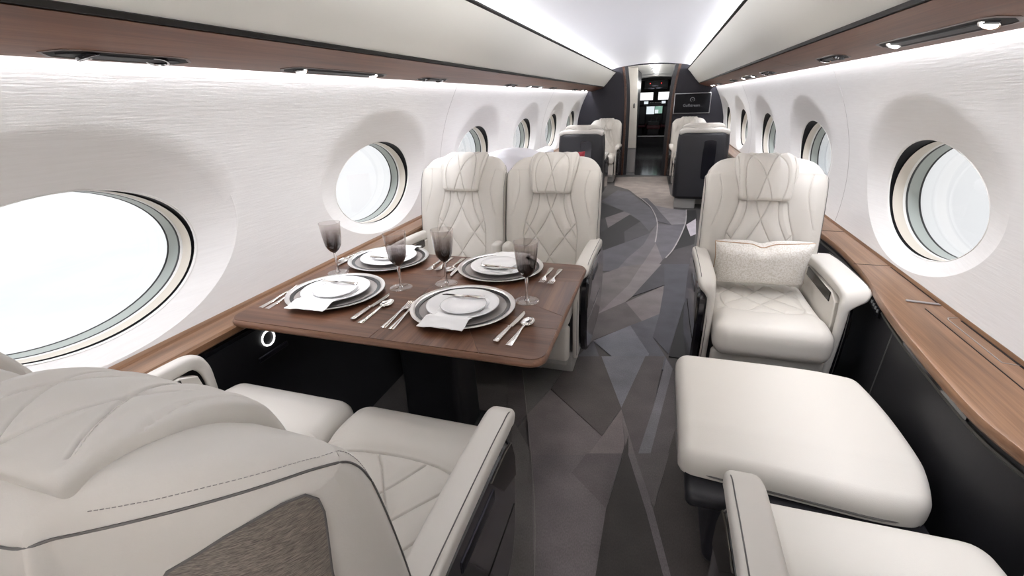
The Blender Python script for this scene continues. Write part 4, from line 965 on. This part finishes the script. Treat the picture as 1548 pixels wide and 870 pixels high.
# lumbar pillow on the single seat
def lumbar():
    t = empty('lumbar_pillow', (.757, 2.285, .628), PI); tag(t, 'oblong speckled beige lumbar pillow with tan piping on the single right seat', 'pillow')
    a, b = .205, .112
    def f(P):
        u = P[:, 0]/a; v = P[:, 2]/b; k = np.maximum(abs(u), abs(v)); sgn = np.sign(P[:, 1])
        pin = (1-np.clip(u, -1, 1)**4)**.5*(1-np.clip(v, -1, 1)**4)**.5
        y = sgn*(.004+.062*np.clip(pin, 0, 1)**.8)
        x = P[:, 0]*(1-.05*(1-abs(u))*0-.055*np.cos(v*math.pi/2)*abs(u)**2+.0); z = P[:, 2]*(1-.10*np.cos(u*math.pi/2)**1.0*abs(v)**2)
        z = z-.020*np.exp(-(u/.16)**2)*np.clip(v, 0, 1)**2
        return np.stack([x, y, z], 1)
    body = rbox(a, .01, b, .002, 44, 1, 28, f, m=1)
    mesh_obj('pillow_body', *body, PILLOW, t, angle=60)
    pts = []
    for u, v in [(u, 1) for u in np.linspace(-1, 1, 30)]+[(1, v) for v in np.linspace(1, -1, 16)[1:]]+[(u, -1) for u in np.linspace(1, -1, 30)[1:]]+[(-1, v) for v in np.linspace(-1, 1, 16)[1:-1]]:
        q = f(np.array([[u*a, .01, v*b]]))[0]; pts.append((q[0]*1.004, 0, q[2]*1.006))
    mesh_obj('pillow_piping', *tube(pts, .0026, 6, True), TAN_PIPING, t)
    t.rotation_euler = (R(-17), R(1.5), PI)
lumbar()

# ottoman between the right hand seats
def ottoman():
    t = empty('ottoman', (.70, 1.325, 0)); tag(t, 'large flat cream leather ottoman between the two right seats', 'ottoman')
    def f(P):
        P = P.copy(); u = P[:, 0]/.312; v = P[:, 1]/.325
        # right edge tapers along the console, corners well rounded
        P[:, 0] = np.where(u > 0, P[:, 0]*(1-.10*np.clip(v, 0, 1)**2-.13*np.clip(-v, 0, 1)**3), P[:, 0])
        P[:, 1] = np.where(v > 0, P[:, 1]*(1-.12*np.clip(u, 0, 1)**3), P[:, 1]*(.885-.185*(1-(np.clip(u, -1, 1)+1)/2)-.10*np.clip(u, 0, 1)**5))
        P[:, 2] += .006*(1-u**2)*(1-v**2)*(P[:, 2] > 0)
        P[:, 2] -= .030*np.clip(-v-.45, 0, 1)*(P[:, 2] > -.02)+.015*np.clip(-v-.45, 0, 1)
        return P
    mesh_obj('ottoman_cushion', *rbox(.312, .325, .052, .044, 26, 26, 3, f, c=(0, 0, .405), m=5), LEATHER, t)
    mesh_obj('cushion_piping', *tube([(x-0, y, z) for x, y, z in f_edge(f, .312, .325, .405-.020)], .0036, 6, True), LEATHER_SEAM, t)
    mesh_obj('ottoman_tray', *rbox(.285, .295, .025, .02, 4, 4, 1, c=(-.005, -.005, .335)), BLACK_SATIN, t)
    mesh_obj('ottoman_pedestal', *rbox(.225, .235, .155, .03, 3, 3, 3, c=(.02, .02, .157)), NAVY, t)
def f_edge(f, a, b, z):
    th = np.linspace(0, 2*math.pi, 80, endpoint=False); pts = []
    for q in th:
        c, s = math.cos(q), math.sin(q); k = (abs(c)**8+abs(s)**8)**(-1/8); P = f(np.array([[a*c*k*1.002, b*s*k*1.002, -.03]]))[0]; pts.append((P[0], P[1], P[2]-.0+z+.03))
    return pts
ottoman()

# daybed behind the pair of seats, mostly hidden
def daybed():
    t = empty('daybed', (-.77, 4.40, 0)); tag(t, 'white covered daybed with a rounded end bolster behind the pair of seats', 'daybed')
    mesh_obj('daybed_base', *rbox(.24, 1.40, .19, .02, c=(.06, 0, .19)), CHARCOAL, t)
    mesh_obj('mattress', *rbox(.34, 1.42, .07, .06, 6, 12, 2, c=(-.02, 0, .45)), WHITE_CLOTH, t)
    arch = [(-.34, .50)]+[(-.34+.70*k, .86+.185*math.sin(math.pi*(.12+.80*k))**.8) for k in np.linspace(0, 1, 16)]+[(.36, .50)]
    mesh_obj('end_bolster', *prism([(x, z) for x, z in arch], 'y', -1.22, -.92, .05), WHITE_CLOTH, t, angle=60)
    mesh_obj('back_cushion', *rbox(.07, 1.0, .17, .05, 3, 12, 4, c=(-.27, .25, .68)), WHITE_CLOTH, t)
daybed()
def red_cushion(loc, rot, s, label):
    def f(P):
        u = P[:, 0]/s; v = P[:, 2]/s; pin = np.clip((1-u**4)*(1-v**4), 0, 1)**.5
        return np.stack([P[:, 0]*(1-.08*np.cos(v*math.pi/2)*abs(u)), np.sign(P[:, 1])*(.004+.06*pin), P[:, 2]*(1-.08*np.cos(u*math.pi/2)*abs(v))], 1)
    o = mesh_obj('throw_cushion', *rbox(s, .01, s, .002, 16, 1, 16, f, m=1), RED_CLOTH); o.location = loc; o.rotation_euler = rot
    tag(o, label, 'cushion', 'red cushions on the daybed')
red_cushion((-.565, 4.05, .735), (R(-14), R(0), R(12)), .215, 'dark red velvet cushion behind the aisle seat, against the daybed bolster')
red_cushion((-.80, 3.10, .725), (R(6), 0, R(-6)), .165, 'dark red velvet cushion glimpsed between the pair of seats')
# ------------------------------------------------------------------ dining table
TZ = .700
def clip_poly(poly, a, b, side):
    """part of a convex polygon on one side of line a-b"""
    out = []; n = len(poly); a = np.array(a, float); b = np.array(b, float); nn = np.array([-(b-a)[1], (b-a)[0]])/np.linalg.norm(b-a)*side
    for i in range(n):
        p = np.array(poly[i], float); q = np.array(poly[(i+1) % n], float); dp = (p-a)@nn-.0008; dq = (q-a)@nn-.0008
        if dp >= 0: out.append(p)
        if dp*dq < 0: out.append(p+(q-p)*dp/(dp-dq))
    return out
def table():
    t = empty('dining_table', (0, 0, 0)); tag(t, 'walnut dining table laid for four between the facing seats', 'table')
    x0, x1, y0, y1 = -1.135, .004, 1.052, 1.872
    out = []
    r = .045
    for cx, cy, a0 in ((x1-r, y1-r, 0), (x0+r, y1-r, 90), (x0+r, y0+r, 180), (x1-r, y0+r, 270)):
        for a in np.linspace(a0, a0+90, 6): out.append((cx+r*math.cos(R(a)), cy+r*math.sin(R(a))))
    def ring(d, z):
        c = np.array([(x0+x1)/2, (y0+y1)/2]); h = np.array([(x1-x0)/2, (y1-y0)/2])
        return [(*(c+(np.array(p)-c)*(h-d)/h), z) for p in out]
    mesh_obj('table_core', *loft([ring(.030, TZ-.034), ring(.008, TZ-.030), ring(.001, TZ-.022), ring(0, TZ-.013), ring(.003, TZ-.0045), ring(.006, TZ-.0022), ring(.04, TZ-.0022)]), WOOD_EDGE, t, angle=50)
    top = [p[:2] for p in ring(.006, 0)]
    # veneer sheets separated by fine joints
    LA = ((-.50, 1.586), (.02, 1.679)); LB = ((-.50, 1.624), (.015, 1.340)); LC = ((-.62, 1.255), (.02, 1.253)); LD = ((-.42, 1.417), (-.187, 1.049)); LE = ((-.95, 1.274), (-.42, 1.275)); LM = ((-.56, 1.0), (-.56, 1.9))
    left = clip_poly(top, *LM, 1); right = clip_poly(top, *LM, -1)
    sheets = []
    r_top = clip_poly(right, *LA, 1); rest = clip_poly(right, *LA, -1)
    r_mid = clip_poly(rest, *LB, 1); rest = clip_poly(rest, *LB, -1)
    r_c = clip_poly(rest, *LC, 1); r_d = clip_poly(rest, *LC, -1)
    r_e = clip_poly(r_d, *LD, 1); r_f = clip_poly(r_d, *LD, -1)
    l_a = clip_poly(left, (-1.2, 1.62), (-.5, 1.60), 1); lr = clip_poly(left, (-1.2, 1.62), (-.5, 1.60), -1)
    l_b = clip_poly(lr, (-1.2, 1.275), (-.5, 1.275), 1); l_c = clip_poly(lr, (-1.2, 1.275), (-.5, 1.275), -1)
    for poly, mat in ((r_top, WOOD_TABLE), (r_mid, WOOD_TABLE_B), (r_c, WOOD_TABLE), (r_e, WOOD_TABLE_A), (r_f, WOOD_TABLE_B), (l_a, WOOD_TABLE), (l_b, WOOD_TABLE_A), (l_c, WOOD_TABLE)):
        if len(poly) > 2: mesh_obj('veneer_sheet', *prism(poly, 'z', TZ-.0026, TZ), mat, t, smooth=False)
    mesh_obj('table_pedestal', *loft([[(x*a-.565, y*b+1.50, z) for x, y in rrect(.25, .22, .03, 4)] for z, a, b in ((.0, 1.35, 1.3), (.015, 1.35, 1.3), (.03, 1.06, 1.04), (.30, 1.0, 1.0), (.62, 1.04, 1.04), (TZ-.034, 1.5, 1.8))]), BLACK_SATIN, t, angle=35)
    mesh_obj('support_frame', *join(box(-1.0, -.12, 1.22, 1.27, TZ-.060, TZ-.034), box(-1.0, -.12, 1.66, 1.71, TZ-.060, TZ-.034)), BLACK_MATTE, t, smooth=False)
WOOD_EDGE = wood_mat('walnut_table_edge', (.12, .058, .034), (.18, .092, .056), (.25, .135, .085), axis='X')
table()

# ------------------------------------------------------------------ place settings
def build_charger():
    o = empty('charger_plate')
    mesh_obj('plate_base', *lathe([(0, .002), (.120, .002), (.128, .0), (.132, .002), (.166, .0125), (.168, .0145), (.1535, .0120), (.130, .0095), (.118, .0075), (0, .0075)], 56), GREY_GLAZE, o, angle=60)
    mesh_obj('silver_rim', *lathe([(.1655, .0125), (.1800, .0165), (.1835, .0185), (.1830, .0202), (.1760, .0196), (.1665, .0165), (.1655, .0145), (.1655, .0125)], 64), CHROME_RIM, o, angle=60)
    mesh_obj('dark_band', *lathe([(.1525, .0122), (.1530, .0150), (.1660, .0166), (.1665, .0148)], 56), DARK_GLAZE, o, angle=60)
    return o
CHROME_RIM = plain('silver_rim', (.90, .89, .88), .30, metal=1)
def build_plate():
    o = empty('dinner_plate')
    mesh_obj('plate_body', *lathe([(0, .003), (.074, .003), (.078, 0), (.083, .0), (.088, .005), (.118, .0145), (.1265, .0175), (.1280, .0190), (.1265, .0200), (.116, .0175), (.090, .0095), (.082, .0085), (0, .0085)], 56), PORCELAIN, o, angle=60)
    mesh_obj('plate_edge_line', *lathe([(.1266, .0171), (.1284, .0190), (.1268, .0203)], 56), PALE_LINE, o)
    return o
PALE_LINE = plain('pale_grey_line', (.45, .45, .46), .25)
def build_side_plate():
    o = empty('bread_plate')
    mesh_obj('plate_body', *lathe([(0, .001), (.050, .001), (.054, 0), (.060, .002), (.078, .0085), (.0805, .0100), (.0790, .0110), (.062, .0060), (.054, .0045), (0, .0045)], 44), PORCELAIN, o, angle=60)
    mesh_obj('plate_edge_line', *lathe([(.0790, .0084), (.0812, .0100), (.0790, .0114)], 44), PALE_LINE, o)
    return o
def build_napkin(seed):
    rnd = random.Random(seed)
    ys = np.concatenate([np.linspace(-.185, -.060, 20), np.linspace(-.055, .075, 12)]); w = .076
    top = []; xs = np.linspace(-1, 1, 14); ph = rnd.random()*6
    def z_of(y):
        d = -y
        return np.interp(d, [-.08, .045, .080, .1270, .1400, .165, .186], [.0092, .0092, .0102, .0218, .0195, .0110, .0100])
    V = []; F = []
    for lay in (0, 1):
        for y in ys:
            for x in xs:
                ww = w*(1+.02*math.sin(y*30+ph)); sk = .012*y/.18
                rip = .0022*math.sin(x*5+ph+y*22)*np.clip((-y-.10)/.06, 0, 1)
                V.append((x*ww+sk, y+.004*math.sin(x*3+ph)*(y < -.15), z_of(y)+.0022+abs(rip)-(.0018 if lay else 0)))
    nx, ny = len(xs), len(ys); b = nx*ny
    for j in range(ny-1):
        for i in range(nx-1):
            F.append((j*nx+i, j*nx+i+1, (j+1)*nx+i+1, (j+1)*nx+i)); F.append((b+j*nx+i, b+(j+1)*nx+i, b+(j+1)*nx+i+1, b+j*nx+i+1))
    edge = [i for i in range(nx)]+[j*nx+nx-1 for j in range(1, ny)]+[(ny-1)*nx+i for i in range(nx-2, -1, -1)]+[j*nx for j in range(ny-2, 0, -1)]
    for a, c in zip(edge, edge[1:]+edge[:1]): F.append((a, b+a, b+c, c))
    return mesh_obj('napkin', V, F, NAPKIN, None, angle=70)
def strip3(stations, th):
    """flat cutlery body: stations of (y, half width, z, thickness scale)"""
    rings = []
    for y, hw, z, k in stations:
        t = th*k; rings.append([(-hw, y, z+t*.35), (-hw*.55, y, z+t), (hw*.55, y, z+t), (hw, y, z+t*.35), (hw*.6, y, z), (-hw*.6, y, z)])
    return loft(rings)
HANDLE = [(0, .0085, .0, .7), (.003, .0105, .0, 1), (.030, .0088, .001, 1), (.070, .0060, .003, 1), (.100, .0038, .0055, 1.1), (.118, .0036, .0065, 1.1)]
def build_fork():
    o = empty('fork')
    mesh_obj('handle', *strip3(HANDLE+[(.130, .0050, .0070, 1.0), (.140, .0105, .0050, .9), (.148, .0122, .0038, .8), (.158, .0125, .0034, .7)], .0030), SILVER, o, angle=60)
    for k in range(4):
        x = -.0097+.00647*k
        v, f = strip3([(.156, .0021, .0034, .7), (.175, .0018, .0045, .7), (.192, .0015, .0080, .6), (.200, .0008, .0105, .4)], .0028)
        mesh_obj('tine', [(p[0]+x, p[1], p[2]) for p in v], f, SILVER, o, angle=60)
    return o
def build_spoon():
    o = empty('spoon')
    mesh_obj('handle', *strip3(HANDLE+[(.134, .0042, .0060, 1.0)], .0030), SILVER, o, angle=60)
    rings = []; n = 26
    for k, dz in ((1.0, .0060), (1.03, .0066), (.98, .0072), (.85, .0048), (.6, .0024), (.3, .0012), (.02, .0008)):
        rings.append([(.0205*k*math.cos(a)*(1+.14*math.sin(a)*-1), .160+.031*k*math.sin(a), dz) for a in np.linspace(0, 2*math.pi, n, endpoint=False)])
    low = []
    for k, dz in ((1.0, .0060), (.85, .0032), (.6, .0010), (.3, .0002), (.02, 0)):
        low.append([(.0205*k*math.cos(a)*(1-.14*math.sin(a)), .160+.031*k*math.sin(a), dz) for a in np.linspace(0, 2*math.pi, n, endpoint=False)])
    mesh_obj('bowl', *join(loft(rings, True, False), loft(low, True, False)), SILVER, o, angle=60)
    return o
def build_knife():
    o = empty('table_knife')
    rings = []
    for y, hw, h in ((0, .0060, .0060), (.003, .0095, .0100), (.014, .0092, .0105), (.050, .0080, .0095), (.090, .0068, .0085), (.100, .0060, .0080)):
        rings.append([(hw*c, y, .0055+h*.5*s) for c, s in [(math.cos(a), math.sin(a)) for a in np.linspace(0, 2*math.pi, 14, endpoint=False)]])
    mesh_obj('handle', *loft(rings), SILVER, o, angle=60)
    for x in (-.0045, 0, .0045): mesh_obj('handle_reed', *tube([(x, .016, .0108-abs(x)*.15), (x*.75, .092, .0097-abs(x)*.15)], .0011, 6), SILVER, o)
    mesh_obj('collar', *rbox(.0075, .003, .0048, .0025, c=(0, .102, .0055)), SILVER, o)
    mesh_obj('blade', *prism([(-.0055, .104), (.0085, .108), (.0105, .140), (.0102, .185), (.0065, .212), (-.002, .226), (-.0055, .222)], 'z', .0045, .0063, .0006), SILVER, o, smooth=False)
    return o
def build_butter_knife():
    o = empty('butter_knife')
    mesh_obj('handle', *strip3([(0, .0050, 0, 1), (.004, .0072, 0, 1.2), (.030, .0058, 0, 1.2), (.074, .0040, 0, 1.1), (.084, .0042, 0, 1.0)], .0060), SILVER, o, angle=60)
    mesh_obj('collar', *rbox(.0055, .004, .0038, .002, c=(0, .084, .0036)), SILVER, o)
    mesh_obj('blade', *prism([(-.005, .088), (.007, .090), (.0095, .110), (.0085, .150), (.001, .168), (-.005, .160)], 'z', .0028, .0042, .0005), SILVER, o, smooth=False)
    return o
def build_glass():
    o = empty('wine_glass')
    mesh_obj('foot', *lathe([(0, .0035), (.030, .0026), (.043, .0018), (.0445, .0008), (.043, 0), (0, 0)], 40), GLASS_FOOT, o, angle=60)
    mesh_obj('stem', *lathe([(.010, .0030), (.0052, .010), (.0042, .030), (.0045, .060), (.0062, .074), (.0050, .086), (.0060, .093)], 20), GLASS_CLEAR, o, angle=60)
    prof = [(0, .090), (.006, .0915), (.016, .099), (.026, .112), (.0335, .130), (.0375, .155), (.0415, .190), (.0440, .222)]
    mesh_obj('bowl', *lathe(prof+[(.0430, .2222)]+[(r*.955, z+.0022) for r, z in prof[::-1][1:]], 40), GLASS_SMOKE, o, angle=60)
    rings = []
    for z, r in ((.094, .009), (.104, .0205), (.116, .0287), (.128, .0333)):
        rings.append([(r*1.012*(1 if k % 2 else .965)*math.cos(a), r*1.012*(1 if k % 2 else .965)*math.sin(a), z) for k, a in enumerate(np.linspace(0, 2*math.pi, 24, endpoint=False))])
    mesh_obj('cut_facets', *loft(rings, True, False), GLASS_SMOKE, o, smooth=False)
    mesh_obj('rim_line', *tube([(.0436*math.cos(a), .0436*math.sin(a), .2223) for a in np.linspace(0, 2*math.pi, 48, endpoint=False)], .0006, 5, True), GLASS_CLEAR, o)
    return o
PROTO = {}
def put(builder, loc, rz, label, cat, group):
    key = builder.__name__
    if key not in PROTO: o = PROTO[key] = builder()
    else: o = copy_tree(PROTO[key])
    o.location = loc; o.rotation_euler = (0, 0, rz); tag(o, label, cat, group); return o
SET = [((-.350, 1.320), 0, 'front right setting, nearest aisle and viewer'), ((-.886, 1.335), 0, 'front left setting, by the near window'),
       ((-.898, 1.735), PI, 'far left setting, by the window'), ((-.350, 1.732), PI, 'far right setting, by the aisle')]
for i, ((cx, cy), rz, where) in enumerate(SET):
    put(build_charger, (cx, cy, TZ), rz, 'grey charger plate with silver rim at the '+where, 'charger plate', 'charger plates')
    put(build_plate, (cx, cy, TZ+.0078), rz, 'white dinner plate on the charger at the '+where, 'plate', 'dinner plates')
    s = 1 if rz == 0 else -1
    n = build_napkin(i+3); n.location = (cx+s*.006, cy, TZ+.0078); n.rotation_euler = (0, 0, rz+(.02, .06, .05, -.04)[i]); tag(n, 'white napkin hanging over the plate edge at the '+where, 'napkin', 'folded napkins')
    put(build_side_plate, (cx+s*.008, cy-s*.014, TZ+.0194), rz, 'small bread plate on the napkin at the '+where, 'plate', 'bread plates')
    put(build_butter_knife, (cx+s*.068, cy+s*.046, TZ+.0300), rz+R(90)+.05*s, 'small butter knife across the bread plate at the '+where, 'butter knife', 'butter knives')
def cut(b, x, y, rz, label, cat, group): return put(b, (x, y, TZ+.0002), rz, label, cat, group)
cut(build_fork, -.553, 1.128, .02, 'outer fork left of the front right setting', 'fork', 'table forks'); cut(build_fork, -.522, 1.124, .04, 'inner fork beside the front right charger', 'fork', 'table forks')
cut(build_fork, -1.086, 1.160, .0, 'outer fork of the front left setting by the window ledge', 'fork', 'table forks'); cut(build_fork, -1.056, 1.157, .02, 'inner fork of the front left setting', 'fork', 'table forks')
cut(build_fork, -.666, 1.832, PI+.07, 'fork of the far left setting nearest its charger', 'fork', 'table forks'); cut(build_fork, -.629, 1.842, PI+.07, 'outer fork of the far left setting', 'fork', 'table forks')
cut(build_fork, -.142, 1.802, PI, 'fork with its tines toward the viewer, nearest the far right charger', 'fork', 'table forks'); cut(build_fork, -.102, 1.796, PI-.02, 'outer fork of the far right setting by the table corner', 'fork', 'table forks')
cut(build_knife, -.163, 1.122, -.14, 'table knife right of the front right setting', 'knife', 'table knives'); cut(build_spoon, -.119, 1.116, -.10, 'spoon at the front right corner of the table', 'spoon', 'table spoons')
cut(build_knife, -.686, 1.150, -.04, 'table knife of the front left setting', 'knife', 'table knives'); cut(build_spoon, -.648, 1.138, -.05, 'spoon of the front left setting', 'spoon', 'table spoons')
cut(build_knife, -1.092, 1.830, PI-.02, 'table knife of the far left setting beside the window ledge', 'knife', 'table knives'); cut(build_spoon, -1.118, 1.850, PI, 'spoon of the far left setting against the window ledge', 'spoon', 'table spoons')
cut(build_knife, -.540, 1.828, PI+.05, 'table knife of the far right setting', 'knife', 'table knives'); cut(build_spoon, -.572, 1.842, PI+.05, 'spoon of the far right setting', 'spoon', 'table spoons')
for x, y, w in ((-1.040, 1.548, 'nearest the window ledge'), (-.675, 1.455, 'in the middle of the table, left of centre'), (-.515, 1.536, 'in the middle of the table between the far settings'), (-.153, 1.444, 'on the aisle side beside the forks')):
    put(build_glass, (x, y, TZ+.0002), random.random()*3, 'smoked crystal wine glass '+w, 'wine glass', 'smoked wine glasses')
